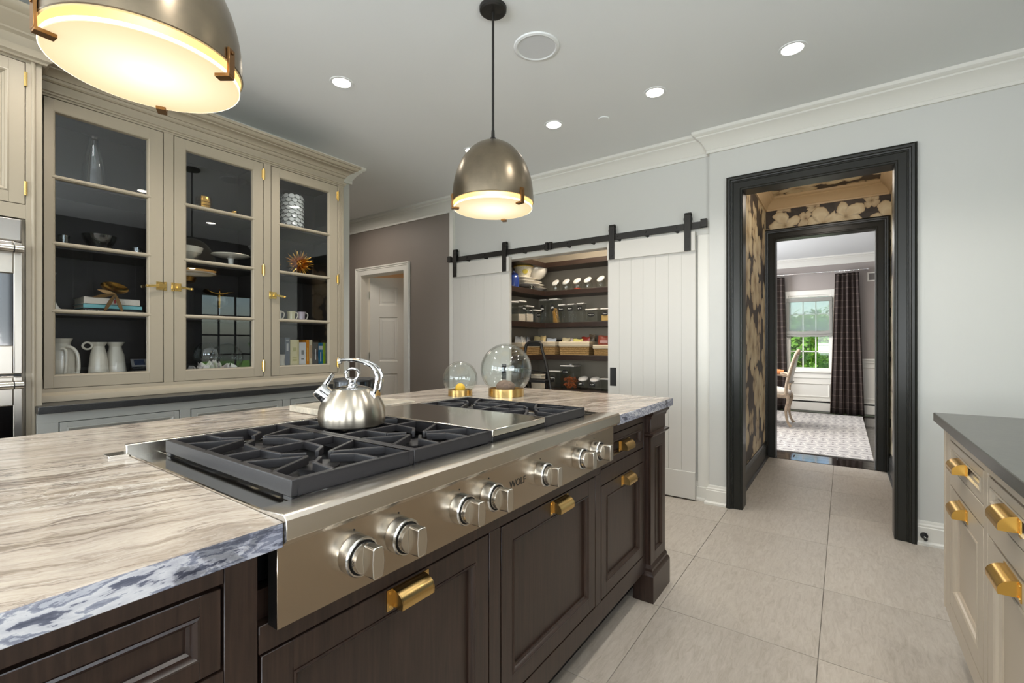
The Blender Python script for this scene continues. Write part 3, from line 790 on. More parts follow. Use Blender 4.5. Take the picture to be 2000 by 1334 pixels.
# grip: thick rounded bar standing on the body, slightly fanned
g = MB(); pr = [(-.0085, -.0250), (-.0060, -.0268), (.0100, -.0262), (.0128, -.0235), (.0150, 0), (.0128, .0235), (.0100, .0262), (-.0060, .0268), (-.0085, .0250), (-.0100, 0)]
g.prism(pr, Y3, Z3, X3, .028, (.038, 0, 0)); gp = g.build('grip', gm, kk, bev=.0025, seg=3)
sh = MB().lathe([(.0262, .0215), (.0304, .0215), (.0304, .0200), (.0262, .0200)], (0, 0, 0), 40, ax=X3); sh.build('gap_ring', m_rubber, kk)
KY = [.511, .613, .791, .899, 1.138, 1.364, 1.493]
for nm, body, a, rr in (('mark', 'OFF', 90, .0269), ('mark', 'LO', 180, .0269)):
    t = text(nm, body, m_rubber, .0075, (0, 0, 0), (0, 0, 0), kk, .0001)
    if a == 90: t.location = (.0328, 0, rr); t.rotation_euler = (0, 0, rad(90))
    else: t.location = (.0328, -rr, 0); t.rotation_euler = Matrix(((0, -1, 0), (0, 0, -1), (1, 0, 0))).to_euler()
build_kids()
P0 = Vector((-.7145, 0, .811)); orgrt = ORG[rt.name]
knobs = []
for i, y in enumerate(KY):
    pos = Vector((P0.x, y, P0.z))-orgrt
    k = kk if i == 0 else kk.copy()
    if i:
        C.objects.link(k); k.parent = rt
        for ch in KIDS[kk.name]:
            c = ch.copy(); C.objects.link(c); c.parent = k
    knobs.append((k, pos))
for k, pos in knobs: k.location = pos
# meshes of the knob were shifted by the thing's origin: undo
for o in [kk]+KIDS[kk.name]:
    if o.name.startswith('mark'): continue
    o.data.transform(Matrix.Translation(orgrt))
for y in KY:
    d = MB().cyl((-.7146, y, .853), .0017, .0008, 10, ax=X3); d.build('indicator_dot', m_rubber, rt)

# grates
def grate(y0, y1, x0=-1.357, x1=-.779, zt=.950):
    mb = MB(); w = .013; zb = .9118; h = .018
    cy, xm = (y0+y1)/2, (x0+x1)/2
    def rim(ax0, ax1, ay0, ay1): mb.box(ax0, ax1, ay0, ay1, zt-.030, zt)
    rim(x0, x1, y0, y0+w); rim(x0, x1, y1-w, y1); rim(x0, x0+w, y0+w, y1-w); rim(x1-w, x1, y0+w, y1-w)
    for fx in (x0, x1-.03):
        for fy in (y0, y1-.014): mb.box(fx+.001, fx+.029, fy+.001, fy+.012, zb, zt-.0302)
    def fb(ax, ay, bx, by, ww=.0085, drop=0): mb.bar((ax, ay, zt-h/2), (bx, by, zt-h/2-drop), ww, h)
    for s, cx in ((0, (x0+xm)/2), (1, (xm+x1)/2)):
        cxa, cxb = (x0, xm) if s == 0 else (xm, x1)
        for sy, ye in ((-1, y0+w*.5), (1, y1-w*.5)):       # long triangular loops from the sides
            tip = (cx, cy+sy*.030)
            fb(cx-.062, ye, tip[0]-.004, tip[1]); fb(cx+.062, ye, tip[0]+.004, tip[1])
            mb.cyl((tip[0], tip[1], zt-h), .007, h, 8)
        for sx, xe in ((-1, cxa+.004), (1, cxb-.004)):     # angled fingers from front and back
            for sy in (-1, 1):
                fb(xe, cy+sy*.052, cx+sx*.062, cy+sy*.052*.9); fb(cx+sx*.062, cy+sy*.047, cx+sx*.026, cy+sy*.012)
        fb(cx-.135+.004, cy, cx-.075, cy, .0075) if 0 else None
    fb(xm, y0+w, xm, y1-w, .010)
    return mb.build('grate', m_iron, rt, bev=.0016, seg=2)
G = [.430, .7115, .7130, .9945, .9960, 1.2675, 1.2690, 1.5505]
grate(G[0], G[1]); grate(G[2], G[3]); grate(G[6], G[7])
for y0, y1 in ((G[0], G[1]), (G[2], G[3]), (G[6], G[7])):
    for cx in (-1.2125, -.9235):
        b = MB().lathe([(0, .0), (.060, .0), (.060, .006), (.040, .010), (.040, .018), (.044, .019), (.044, .025), (.036, .028), (0, .029)], (cx, (y0+y1)/2, .900), 28)
        b.build('burner', m_iron, rt)
# griddle with its steel cover
mb = MB().box(-1.357, -.779, G[4], G[5], .906, .932); mb.build('griddle_body', m_rubber, rt, bev=.003)
mb = MB().box(-1.362, -.777, G[4]-.001, G[5]+.001, .932, .9515); o = mb.build('griddle_cover', m_steel_m, rt, bev=.003, seg=3); o['label'] = 'shiny steel griddle cover'

# ================================================================== KETTLE
kt = local_thing('kettle', 'brushed steel whistling tea kettle standing on the cooktop grate', 'kettle', (-1.165, .827, .9505), rad(YAW))
prof = [(0, .0015), (.082, 0), (.090, .004), (.0925, .012), (.0938, .026), (.0932, .040), (.090, .055), (.0845, .068), (.077, .081), (.068, .092), (.058, .1015), (.053, .1055), (.051, .106)]
MB().lathe(prof, (0, 0, 0), 64).build('body', m_steel_v, kt)
MB().lathe([(.0, .1155), (.030, .113), (.046, .1085), (.0515, .106), (.0525, .1035), (.050, .103)], (0, 0, 0), 48).build('lid', m_chrome, kt)
kn = MB().lathe([(.016, .112), (.016, .118), (.011, .120), (.0125, .127), (.0125, .132), (.008, .134)], (0, 0, 0), 24)
kn.tube([(.019*math.cos(a), 0, .147+.016*math.sin(a)) for a in [2*PI*i/28 for i in range(28)]], .0045, 10, closed=True)
kn.build('lid_knob', m_chrome, kt)
hb = MB()
def hpath(off):
    return [(.068, off, .088), (.074, off, .105), (.079, off, .132), (.076, off*.95, .152), (.062, off*.85, .170), (.040, off*.7, .182), (.015, off*.5, .188), (-.010, off*.3, .189), (-.036, off*.12, .186)]
def smooth(pts, n=5):
    out = []; P = [Vector(p) for p in pts]
    for i in range(len(P)-1):
        a, b, c, d = P[max(i-1, 0)], P[i], P[i+1], P[min(i+2, len(P)-1)]
        for k in range(n):
            t = k/n; out.append(.5*((2*b)+(-a+c)*t+(2*a-5*b+4*c-d)*t*t+(-a+3*b-3*c+d)*t**3))
    out.append(P[-1]); return out
for s in (-1, 1): hb.tube(smooth(hpath(.024*s)), .0052, 12)
hb.tube([(-.032, 0, .1862), (-.040, 0, .1852)], [.0085, .0095], 14)
hb.box(.060, .074, -.028, .028, .080, .100)
hb.build('handle', m_chrome, kt, bev=.0)
sp = MB(); ax = Vector((-.66, -.22, .72)).normalized(); base = Vector((-.050, -.020, .070))
sp.lathe([(.026, 0), (.0235, .012), (.0235, .048), (.021, .054), (0, .056)], base, 32, ax=ax)
sp.lathe([(.024, .014), (.0255, .016), (.024, .018)], base, 32, ax=ax)
spo = sp.build('spout', m_chrome, kt)
lv = MB(); tipc = base+ax*.052
lv.tube([tipc+Vector((.010, .004, .002)), tipc+Vector((.022, .006, .020)), tipc+Vector((.038, .008, .043))], [.0085, .0075, .0055], 12)
lv.build('spout_lever', m_chrome, spo)
hl = MB()
for i in range(5):
    a = 2*PI*i/5; u1 = ax.orthogonal().normalized(); u2 = ax.cross(u1)
    hl.cyl(base+ax*.0555+(u1*math.cos(a)+u2*math.sin(a))*.011, .002, .001, 8, ax=ax)
hl.build('whistle_hole', m_rubber, spo)

# ================================================================== ON THE ISLAND
bd = MB().box(-1.80, -1.50, .985, 1.38, .9155, .940)
tag(bd.build('serving_board', stone('pale_marble_board', (196, 186, 168), .22, .35, 22), bev=.004), 'thick rough edged marble serving board behind the kettle', 'board')
bo = thing('lidded_bowl', 'black round lidded bowl standing on the marble board behind the kettle', 'bowl', (-1.63, 1.165, .9405))
MB().lathe([(0, 0), (.060, 0), (.078, .02), (.080, .095), (.078, .100), (.070, .098)], (-1.63, 1.165, .9405), 40).build('bowl', mat('black_stone', (22, 22, 22), .15), bo)
MB().lathe([(0, .108), (.076, .104), (.0805, .100), (.0805, .094), (.077, .092)], (-1.63, 1.165, .9405), 40).build('lid', m_rubber, bo)
def orb(x, y, rb, hb_, rg, zc, label):
    t = thing('glass_orb', label, 'glass globe', (x, y, .9155))
    MB().lathe([(0, 0), (rb, 0), (rb, hb_), (rb-.004, hb_), (rb-.004, .012), (0, .012)], (x, y, .9155), 56).build('brass_base', m_brass, t)
    r0 = rb-.006; a0 = -math.acos(min(1, r0/rg)); n = 28
    # hollow thick-walled globe, open at the foot
    pr = [(rg*math.cos(a), zc+rg*math.sin(a)) for a in [a0+(PI/2-a0)*i/n for i in range(n+1)]]
    MB().lathe([(r, z) for r, z in pr], (x, y, 0), 56).build('globe', m_glass, t)
    ri = rg-.006
    pr = [(ri*math.cos(a), zc+ri*math.sin(a)) for a in [a0+(PI/2-a0)*i/n for i in range(n+1)]]
    MB().lathe(pr, (x, y, 0), 56).build('globe_inner_wall', m_glass, t)
    return t
orb(-1.627, 1.808, .063, .032, .089, 1.0045, 'small clear glass globe on a brass ring base, left of the pair')
orb(-1.422, 1.934, .0915, .040, .132, 1.0535, 'large clear glass globe on a brass ring base, right of the pair')
tag(MB().sphere((-1.627, 1.808, .9535), .026, 24).build('lemon_ball', mat('yellow_lemon_skin', (240, 184, 40), .5, bmp=(90, .3, .002))), 'small yellow ball inside the smaller glass globe', 'fruit')
st = MB().sphere((-1.425, 1.930, .963), .048, 28, 1.05, .95, .74)
stv = []
for v in st.v:
    n = math.sin(v[0]*61)*math.cos(v[1]*47)*.0022; stv.append((v[0]+n, v[1]+n, max(v[2], .9285)+n*.6))
st.v = stv
tag(st.build('river_stone', stone('brown_mottled_stone', (118, 92, 78), .3, .6, 70)), 'brown rounded stone lying inside the larger glass globe', 'stone')

# ================================================================== RIGHT-HAND CABINET
rc = thing('base_cabinet', 'greige painted base cabinet with brass cup pulls at the right edge', 'cabinet', (.62, 1.0, 0))
XR = .315
m_goldpull = mat('satin_gold_pull', (222, 178, 92), .27, metal=1)
MB().box(XR+.021, .93, -1.0, 2.39, .175, .88).build('body', m_greige_r, rc)
MB().box(XR+.09, .90, -1.0, 2.35, 0, .175).build('toe_kick', m_greige_r, rc)
pl_c = lambda u, w, n: (XR-n, u, w)
def cface(name, y0, y1, z0, z1): return MB().box(XR, XR+.021, y0, y1, z0, z1).build(name, m_greige_r, rc, bev=.0012, seg=1)
cface('stile', 2.302, 2.385, .178, .88); 
cface('rail', -1.0, 2.302, .838, .88); cface('rail', -1.0, 2.302, .178, .240)
for a in (1.760, .97, .19, -.6): cface('stile', a, a+.044, .24, .838)
mb = MB().lathe([(.007, .19), (.007, .87)], (XR+.002, 2.388, 0), 12); mb.build('corner_bead', m_greige_r, rc)
for a, b in ((1.8045, 2.3015), (1.0145, 1.7595), (.2345, .9695), (-.5555, .1895)): cface('rail', a, b, .676, .736)
for i, (a, b) in enumerate(((1.806, 2.300), (1.016, 1.758), (.236, .968), (-.554, .188))):
    for z0, z1, nm in ((.738, .836, 'drawer'), (.242, .674, 'door')):
        f, p, q = MB(), MB(), MB()
        framed_panel(f, p, q, a+.002, b-.002, z0+.002, z1-.002, pl_c, .026 if nm == 'drawer' else .062, mw=.016)
        o = f.build(nm, m_greige_r, rc, bev=.001, seg=1); p.build('panel', m_greige_r, o); q.build('panel_moulding', m_greige_r, o)
        yc = (2.07, 1.53, .60, -.18)[i]
        cup_pull('pull', m_goldpull, o, (XR, (a+b)/2 if i > 1 else yc, .782 if nm == 'drawer' else .640), (-1, 0, 0), .105, .046, .036)
cc = MB().box(.287, 1.0, -1.05, 2.452, .882, .915)
tag(cc.build('soapstone_countertop', m_soap, bev=.0025), 'charcoal honed stone slab on the greige cabinet at the right edge', 'countertop')

# ================================================================== GLASS-FRONTED HUTCH (left wall)
HX = -3.0
hu = thing('display_cabinet', 'tall greige wall cabinet with three glazed doors above the black counter', 'cabinet', (-3.15, 1.25, .9155))
HY0, HY1 = .455, 2.055
mb = MB()
mb.box(-3.52, -3.50, HY0, HY1, .93, 2.40).box(-3.50, HX-.02, HY0, HY0+.018, .93, 2.40).box(-3.50, HX-.02, HY1-.018, HY1, .93, 2.40)
mb.box(-3.50, HX-.02, HY0, HY1, 2.33, 2.40).box(-3.50, HX-.02, HY0, HY1, .93, 1.018)
mb.build('case', m_greige, hu)
mb = MB(); mb.box(-3.36, -3.355, HY0+.018, HY1-.018, 1.018, 2.33).box(-3.36, HX-.02, HY0+.018, HY0+.021, 1.018, 2.33).box(-3.36, HX-.02, HY1-.021, HY1-.018, 1.018, 2.33)
mb.box(-3.36, HX-.02, .955, .967, 1.018, 2.33).box(-3.36, HX-.02, 1.479, 1.491, 1.018, 2.33).box(-3.36, HX-.022, HY0+.02, HY1-.02, 2.325, 2.33).box(-3.36, HX-.022, HY0+.02, HY1-.02, 1.0185, 1.021)
mb.build('dark_lining', m_hutchin, hu)
ML = [1.339, 1.656, 1.967]
BAYS = [(.473, .958, .478, .941), (.966, 1.482, .991, 1.473), (1.490, 2.037, 1.5235, 2.006)]
for (a, b, c, d) in BAYS:
    for z in ML: MB().box(-3.35, HX-.03, a, b, z-.018, z-.001).build('shelf', m_hutchin, hu)
def hface(name, y0, y1, z0, z1): return MB().box(HX-.021, HX, y0, y1, z0, z1).build(name, m_greige, hu, bev=.001, seg=1)
hface('rail', HY0, HY1, .945, .975); hface('rail', HY0, HY1, 2.334, 2.40)
hface('stile', HY0, .4755, .975, 2.334); hface('stile', .9435, .9885, .975, 2.334); hface('stile', 1.4755, 1.521, .975, 2.334); hface('stile', 2.0085, HY1, .975, 2.334)
# foot moulding and crown
mb = MB(); pth = [(HX, HY0), (HX, HY1), (-3.5, HY1)]
pth_o = [(-3.5, HY1), (HX, HY1), (HX, HY0)]
mb.sweep(pth_o, [(-.02, .916), (.030, .916), (.030, .936), (.026, .944), (.018, .948), (.010, .952), (0, .958), (-.02, .958)], X3, Y3, Z3); mb.build('foot_moulding', m_greige, hu)
mb = MB(); mb.sweep(pth_o, [(-.02, 2.345), (.006, 2.345), (.008, 2.352), (.014, 2.356), (.014, 2.364), (.0015, 2.366), (.0015, 2.400), (.008, 2.402), (.014, 2.408), (.015, 2.420), (.021, 2.421), (.028, 2.433), (.042, 2.444), (.056, 2.448), (.056, 2.455), (.063, 2.456), (.072, 2.461), (.079, 2.469), (.082, 2.477), (.090, 2.478), (.090, 2.492), (-.02, 2.492)], X3, Y3, Z3)
mb.build('cornice', m_greige, hu)
mb = MB(); mb.box(HX-.012, HX+.004, 2.018, 2.024, .975, 2.334).box(HX-.012, HX+.004, 2.036, 2.042, .975, 2.334); mb.build('bead', m_greige, hu)
def latch(parent, y, z, s):
    """brass cupboard turn: two plates and a lever pointing to side s"""
    mb = MB()
    mb.box(HX, HX+.004, y-s*.013, y-s*.001, z-.024, z+.024).box(HX, HX+.004, y+s*.001, y+s*.034, z-.022, z+.022)
    mb.box(HX+.004, HX+.012, y-s*.010, y+s*.020, z-.009, z+.011)
    mb.cyl((HX+.004, y+s*.020, z+.001), .010, .016, 16, ax=X3)
    mb.bar((HX+.017, y+s*.014, z+.001), (HX+.020, y+s*.078, z-.006), .005, .012)
    mb.cyl((HX+.020, y+s*.076, z-.006), .0075, .008, 12, ax=(0, s, 0))
    return mb.build('latch', m_brass_pol, parent, bev=.0008, seg=1)
def hinge(parent, y, z):
    mb = MB().cyl((HX+.003, y, z-.034), .0055, .068, 12).box(HX-.001, HX+.0015, y-.012, y+.010, z-.028, z+.028)
    mb.cyl((HX+.003, y, z-.038), .0035, .076, 10)
    return mb.build('hinge', m_brass_pol, parent)
for i, (a, b, c, d) in enumerate(BAYS):
    gy0, gy1, gz0, gz1 = [(.512, .880), (1.044, 1.416), (1.576, 1.941)][i]+(1.032, 2.276)
    mb = MB()
    for q in ((c+.0015, gy0, .9785, 2.3305), (gy1, d-.0015, .9785, 2.3305), (gy0, gy1, .9785, gz0), (gy0, gy1, gz1, 2.3305)): mb.box(HX-.022, HX, q[0], q[1], q[2], q[3])
    dr = mb.build('door', m_greige, hu, bev=.0008, seg=1)
    mb = MB().sweep([(gy0, gz0), (gy1, gz0), (gy1, gz1), (gy0, gz1)], [(-.001, -.022), (-.001, .001), (.004, -.001), (.008, -.009), (.009, -.022)], Y3, Z3, X3, (HX, 0, 0), closed=True)
    mb.build('glazing_bead', m_greige, dr)
    for z in ML:
        mb = MB().prism([(-.018, z-.011), (-.003, z-.009), (.002, z-.003), (.002, z+.003), (-.003, z+.009), (-.018, z+.011)], X3, Z3, Y3, gy1-gy0+.012, (HX, gy0-.006, 0)); mb.build('muntin', m_greige, dr)
    zz = [gz0]+ML+[gz1]
    for k in range(4): MB().box(HX-.0165, HX-.0145, gy0+.004, gy1-.004, zz[k]+.004, zz[k+1]-.004).build('pane', m_cabglass, dr)
    hy = (.477, 1.4745, 2.0075)[i]
    for z in (1.045, 1.654, 2.262):
        if i: hinge(dr, hy, z)
    latch(dr, (.9425, .990, 1.5225)[i], 1.497, (-1, 1, 1)[i])

# lower cabinets + granite
lc = thing('drawer_base_cabinet', 'grey painted low drawer cabinet under the black granite along the left wall', 'cabinet', (-3.1, 1.25, 0))
LX = -2.835; LY0, LY1 = .432, 2.09
MB().box(-3.53, LX-.021, LY0, LY1, .10, .88).build('body', m_greige_dk, lc)
MB().box(-3.50, LX-.09, LY0+.02, LY1-.02, 0, .10).build('toe_kick', m_greige_dk, lc)
pl_l = lambda u, w, n: (LX+n, u, w)
MB().box(LX-.021, LX, LY0, LY1, .838, .88).build('rail', m_greige_dk, lc)
MB().box(LX-.021, LX, LY0, LY1, .10, .16).build('rail', m_greige_dk, lc)
for a, b in ((LY0, .500), (.964, 1.012), (1.512, 1.560), (2.03, LY1)): MB().box(LX-.021, LX, a, b, .16, .838).build('stile', m_greige_dk, lc, bev=.001, seg=1)
for a, b in ((.502, .962), (1.014, 1.510), (1.562, 2.028)):
    for z0, z1 in ((.60, .836), (.385, .596), (.164, .381)):
        f, p, q = MB(), MB(), MB()
        framed_panel(f, p, q, a+.002, b-.002, z0+.002, z1-.002, pl_l, .024, mw=.016)
        o = f.build('drawer', m_greige_dk, lc, bev=.001, seg=1); p.build('panel', m_greige_dk, o); q.build('panel_moulding', m_greige_dk, o)
        cup_pull('pull', m_brass_pol, o, (LX-.010, (a+b)/2-.01, (z0+z1)/2+.045), (1, 0, 0), .085, .03, .024)
tag(MB().box(-3.53, -2.795, .430, 2.12, .882, .9145).build('granite_countertop', m_granite, bev=.003, seg=3), 'rough black granite counter under the glazed wall cabinet', 'countertop')

# tall oven cabinet
TX = -2.86
tw = thing('oven_cabinet', 'tall greige cabinet around the wall ovens at the left edge', 'cabinet', (-3.1, .1, 0))
MB().box(-3.53, TX-.021, -.42, .4515, 0, .425).box(-3.53, TX-.021, -.42, .4515, 1.722, 2.44).box(-3.53, TX-.021, .391, .4515, .425, 1.722).box(-3.53, TX-.021, -.42, -.36, .425, 1.722).build('case', m_greige, tw)
MB().box(TX-.021, TX, .402, .4515, 0, 2.43).build('stile', m_greige, tw, bev=.001)
MB().box(TX-.021, TX, -.36, .402, 1.722, 1.782).build('rail', m_greige, tw)
MB().box(TX-.021, TX, -.36, .402, 2.395, 2.43).build('rail', m_greige, tw)
MB().box(TX-.021, TX, -.36, .402, 0, .425).build('rail', m_greige, tw)
MB().lathe([(.008, .2), (.008, 2.42)], (TX, .425, 0), 12).build('bead', m_greige, tw)
pl_t = lambda u, w, n: (TX+n, u, w)
for a, b in ((.022, .400), (-.358, .018)):
    f, p, q = MB(), MB(), MB(); framed_panel(f, p, q, a+.001, b-.001, 1.785, 2.392, pl_t, .048, mw=.018)
    o = f.build('door', m_greige, tw, bev=.001, seg=1); p.build('panel', m_greige, o); q.build('panel_moulding', m_greige, o)
    if a > 0:
        for z in (1.853, 2.322):
            MB().cyl((TX+.003, .401, z-.03), .0055, .06, 12).build('hinge', m_brass_pol, o)
mb = MB().sweep([(-3.5, .4515), (TX, .4515), (TX, -.42)], [(-.02, 2.405), (.014, 2.405), (.018, 2.414), (.028, 2.420), (.030, 2.448), (.004, 2.452), (.002, 2.500), (.006, 2.506), (.012, 2.512), (.012, 2.520), (.020, 2.530), (.036, 2.552), (.048, 2.566), (.050, 2.576), (.060, 2.582), (.070, 2.592), (.074, 2.600), (.074, 2.612), (-.02, 2.612)], X3, Y3, Z3)
mb.build('cornice', m_greige, tw)
ov = thing('double_oven', 'stainless double wall oven cut off by the left edge', 'oven', (-2.87, .0, .43))
OY0, OY1 = -.355, .389
MB().box(-3.30, TX-.006, OY0, OY1, .43, 1.715).build('housing', mat('oven_housing', (30, 30, 30), .4), ov)
MB().box(TX-.006, TX+.014, OY0, OY1, 1.618, 1.715).build('control_panel', steel('oven_panel_steel', (170, 166, 162), .34, (90, .6, 90), .008), ov, bev=.006, seg=3)
m_oven_st = steel('oven_door_steel', (176, 170, 162), .3, (60, 1, 60), .03)
def ovdoor(z0, z1, gz0, gz1):
    mb = MB(); g0, g1 = OY0+.07, .362
    for q in ((OY0, g0, z0, z1), (g1, OY1, z0, z1), (g0, g1, z0, gz0), (g0, g1, gz1, z1)): mb.box(TX-.005, TX+.030, q[0], q[1], q[2], q[3])
    d = mb.build('oven_door', m_oven_st, ov, bev=.004, seg=2)
    MB().box(TX-.004, TX+.016, g0-.002, g1+.002, gz0-.002, gz1+.002).build('window_glass', m_oven, d)
    zh = z1-.032; h = MB().cyl((TX+.072, OY0+.03, zh), .0165, OY1-.004-OY0-.03, 28, ax=Y3)
    for y in (OY0+.06, OY1-.03): h.cyl((TX+.028, y, zh), .010, .04, 16, ax=X3)
    hd = h.build('handle', m_steel, d)
    MB().cyl((TX+.072, OY1-.034, zh), .0172, .004, 28, ax=Y3).build('end_ring', m_rubber, hd)
ovdoor(1.058, 1.612, 1.178, 1.480)
ovdoor(.45, 1.046, .56, .925)

# ================================================================== CONTENTS OF THE HUTCH
CX = -3.12
def lt(name, prof, y, z, m, label, cat, x=CX, group=None, n=32):
    o = MB().lathe([(r, h) for r, h in prof], (0, 0, 0), n).build(name, m); o.location = (x, y, z); tag(o, label, cat, group); return o
Z0, Z1, Z2, Z3_ = 1.0215, ML[0], ML[1], ML[2]
m_crystal = glass('textured_crystal', (215, 218, 214), .16, 1.6, .8)
vz = lt('glass_vase', [(0, .003), (.050, 0), (.051, .02), (.044, .11), (.031, .19), (.020, .235), (.018, .262), (.024, .275), (.021, .275), (.015, .262)], .680, Z3_, m_crystal, 'tall tapering textured glass vase on the top shelf behind the left door', 'vase')
lt('crystal_tumbler', [(0, .004), (.017, 0), (.021, .03), (.023, .062), (.021, .062), (.018, .01), (0, .008)], .568, Z2, m_crystal, 'small crystal glass at the left end of the second shelf, left door', 'glass')
lt('crystal_bowl', [(0, .004), (.030, 0), (.042, .02), (.064, .06), (.070, .085), (.067, .085), (.040, .024), (0, .010)], .702, Z2, m_crystal, 'wide crystal bowl in the middle of the second shelf, left door', 'bowl')
lt('crystal_tumbler', [(0, .004), (.022, 0), (.026, .02), (.028, .048), (.025, .048), (.022, .01), (0, .008)], .859, Z2, m_crystal, 'short crystal glass at the right end of the second shelf, left door', 'glass')
def book(y0, y1, x0, x1, z0, z1, col, label, flat=True, lines=(), lcol=(236, 230, 214), rz=0):
    t = thing('book', label, 'book', ((x0+x1)/2, (y0+y1)/2, z0), None)
    cm = mat('book_cover', col, .45); pm = bpy.data.materials.get('book_pages') or mat('book_pages', (214, 206, 186), .8)
    c = .0025
    if flat:   # lying, spine towards +X
        MB().box(x0, x1, y0, y1, z0, z0+c).box(x0, x1, y0, y1, z1-c, z1).box(x1-c, x1, y0, y1, z0, z1).build('cover', cm, t, bev=.0008, seg=1)
        MB().box(x0+.004, x1-c, y0+.004, y1-.004, z0+c, z1-c).build('pages', pm, t)
        mb = MB()
        for (a, b, h) in lines: mb.box(x1, x1+.0006, y0+(y1-y0)*a, y0+(y1-y0)*b, (z0+z1)/2-h/2, (z0+z1)/2+h/2)
    else:      # standing, spine towards +X
        MB().box(x0, x1, y0, y0+c, z0, z1).box(x0, x1, y1-c, y1, z0, z1).box(x1-c, x1, y0, y1, z0, z1).build('cover', cm, t, bev=.0008, seg=1)
        MB().box(x0+.004, x1-c, y0+c, y1-c, z0+.003, z1-.004).build('pages', pm, t)
        mb = MB()
        for (a, b, h) in lines: mb.box(x1, x1+.0006, (y0+y1)/2-(y1-y0)*h/2, (y0+y1)/2+(y1-y0)*h/2, z0+(z1-z0)*a, z0+(z1-z0)*b)
    if lines: mb.build('spine_print', mat('spine_ink', lcol, .6), t)
    return t
tlab = lambda o, s, y0, z, sz, col: text('lettering', s, mat('cover_ink', col, .6), sz, (CX+.0008+.03, y0, z), (rad(90), 0, rad(90)), o, .0002, 'LEFT')
b1 = book(.636, .870, -3.30, CX+.03, Z1, Z1+.026, (34, 32, 30), 'black book at the bottom of the flat stack, left door')
tlab(b1, 'INSIDE THE', .640, Z1+.013, .0145, (236, 230, 214)); tlab(b1, 'COLLECTION', .733, Z1+.013, .012, (200, 166, 90)) if 0 else None
book(.634, .874, -3.29, CX+.03, Z1+.0265, Z1+.048, (132, 196, 196), 'pale turquoise book in the middle of the flat stack, left door')
book(.636, .864, -3.29, CX+.03, Z1+.0485, Z1+.082, (226, 214, 196), 'off-white book on top of the flat stack, left door', lines=((.52, .55, .018),), lcol=(190, 50, 50))
sc = thing('brass_sculpture', 'brass dish on four leaf legs standing over the stacked books', 'sculpture', (CX+.045, .75, Z1))
d = MB().lathe([(0, .002), (.030, .004), (.050, .012), (.058, .020), (.056, .021), (.030, .008), (0, .006)], (0, 0, 0), 36); 
M_ = Matrix.Translation((CX+.05, .748, Z1+.118)) @ Matrix.Rotation(rad(-17), 4, 'X') @ Matrix.Rotation(rad(-20), 4, 'Y')
d.v = [tuple(M_ @ Vector(p)) for p in d.v]; d.build('dish', m_gold, sc)
m_bronze = mat('aged_bronze', (128, 100, 66), .38, metal=1)
def leaf(a, b, w, parent, name='leaf_leg', m=None, th=.002):
    a, b = Vector(a), Vector(b); dr = (b-a); L = dr.length; dr.normalize(); side = dr.cross(Vector((1, 0, 0))).normalized(); n = dr.cross(side)
    mb = MB(); k = 8; pts = []
    for i in range(k+1): t = i/k; pts.append((t*L, w/2*math.sin(PI*min(1, t*.92+.06))**.9))
    poly = [(x, y) for x, y in pts]+[(x, -y) for x, y in pts[::-1]]
    mb.prism(poly, dr, side, n, th, a); return mb.build(name, m or m_bronze, parent)
hubp = (CX+.045, .756, Z1+.104)
for e in ((CX+.060, .664, Z1+.080), (CX+.066, .702, Z1+.001), (CX+.070, .782, Z1+.001), (CX+.03, .688, Z1+.122)): leaf(hubp, e, .017, sc)
lt('white_figurine', [(0, 0), (.040, 0), (.042, .01), (.028, .03), (.016, .06), (.013, .12), (.017, .17), (.022, .19), (.014, .205), (0, .21)], .520, Z1, m_white, 'white flared ceramic figure half hidden behind the left door frame', 'figurine')
# pitchers
def pitcher(y, s, kind, label, x=CX):
    t = local_thing('pitcher', label, 'pitcher', (x, y, Z0), 0)
    if kind == 0:
        MB().lathe([(0, .003), (.050, 0), (.052, .01), (.052, .10), (.048, .135), (.036, .152), (.033, .165), (.042, .190), (.039, .190), (.030, .165), (0, .15)], (0, 0, 0), 40).build('body', m_cream, t)
        hb = MB(); hb.tube(smooth([(.044, .010, .150), (.058, .030, .142), (.064, .046, .11), (.064, .050, .05), (.060, .046, .004)]), .0075, 10); hb.tube(smooth([(.052, -.012, .138), (.060, .004, .13), (.062, .006, .06), (.056, .0, .004)]), .0065, 10); hb.build('handle', m_cream, t)
    else:
        MB().lathe([(0, .003), (.042, 0), (.043, .004), (.032, .115), (.027, .135), (.024, .150), (.036, .172), (.034, .172), (.021, .150), (0, .14)], (0, 0, 0), 40).build('body', m_cream if kind == 1 else m_white, t)
        if kind == 1:
            hb = MB(); hb.tube([(.012, -.046+.018*math.cos(a), .153+.017*math.sin(a)) for a in [2*PI*i/24 for i in range(24)]], .0048, 10, closed=True); hb.build('ring_handle', m_cream, t)
    return t
pitcher(.560, 1, 0, 'cream jug with broad strap handles, leftmost of the three jugs')
pitcher(.697, 1, 1, 'cream fluted jug with a ring handle, middle of the three jugs', CX+.01)
lt('carafe', [(0, .003), (.048, 0), (.049, .004), (.038, .105), (.030, .128), (.026, .148), (.040, .172), (.038, .172), (.023, .148), (0, .14)], .774, Z0, m_cream, 'grey-white carafe without handle, right of the ring handled jug', 'carafe', x=CX-.03)
t = local_thing('desk_clock', 'small dark desk display standing beside the jugs', 'clock', (CX, .868, Z0), 0)
MB().box(-.02, .02, -.034, .034, 0, .022).box(-.018, .02, -.033, .033, .026, .036).build('base', m_rubber, t)
MB().prism([(.02, .040), (-.008, .080), (-.014, .080), (.010, .040)], X3, Z3, Y3, .070, (0, -.035, 0)).build('body', mat('grey_plastic', (120, 118, 116), .4), t)
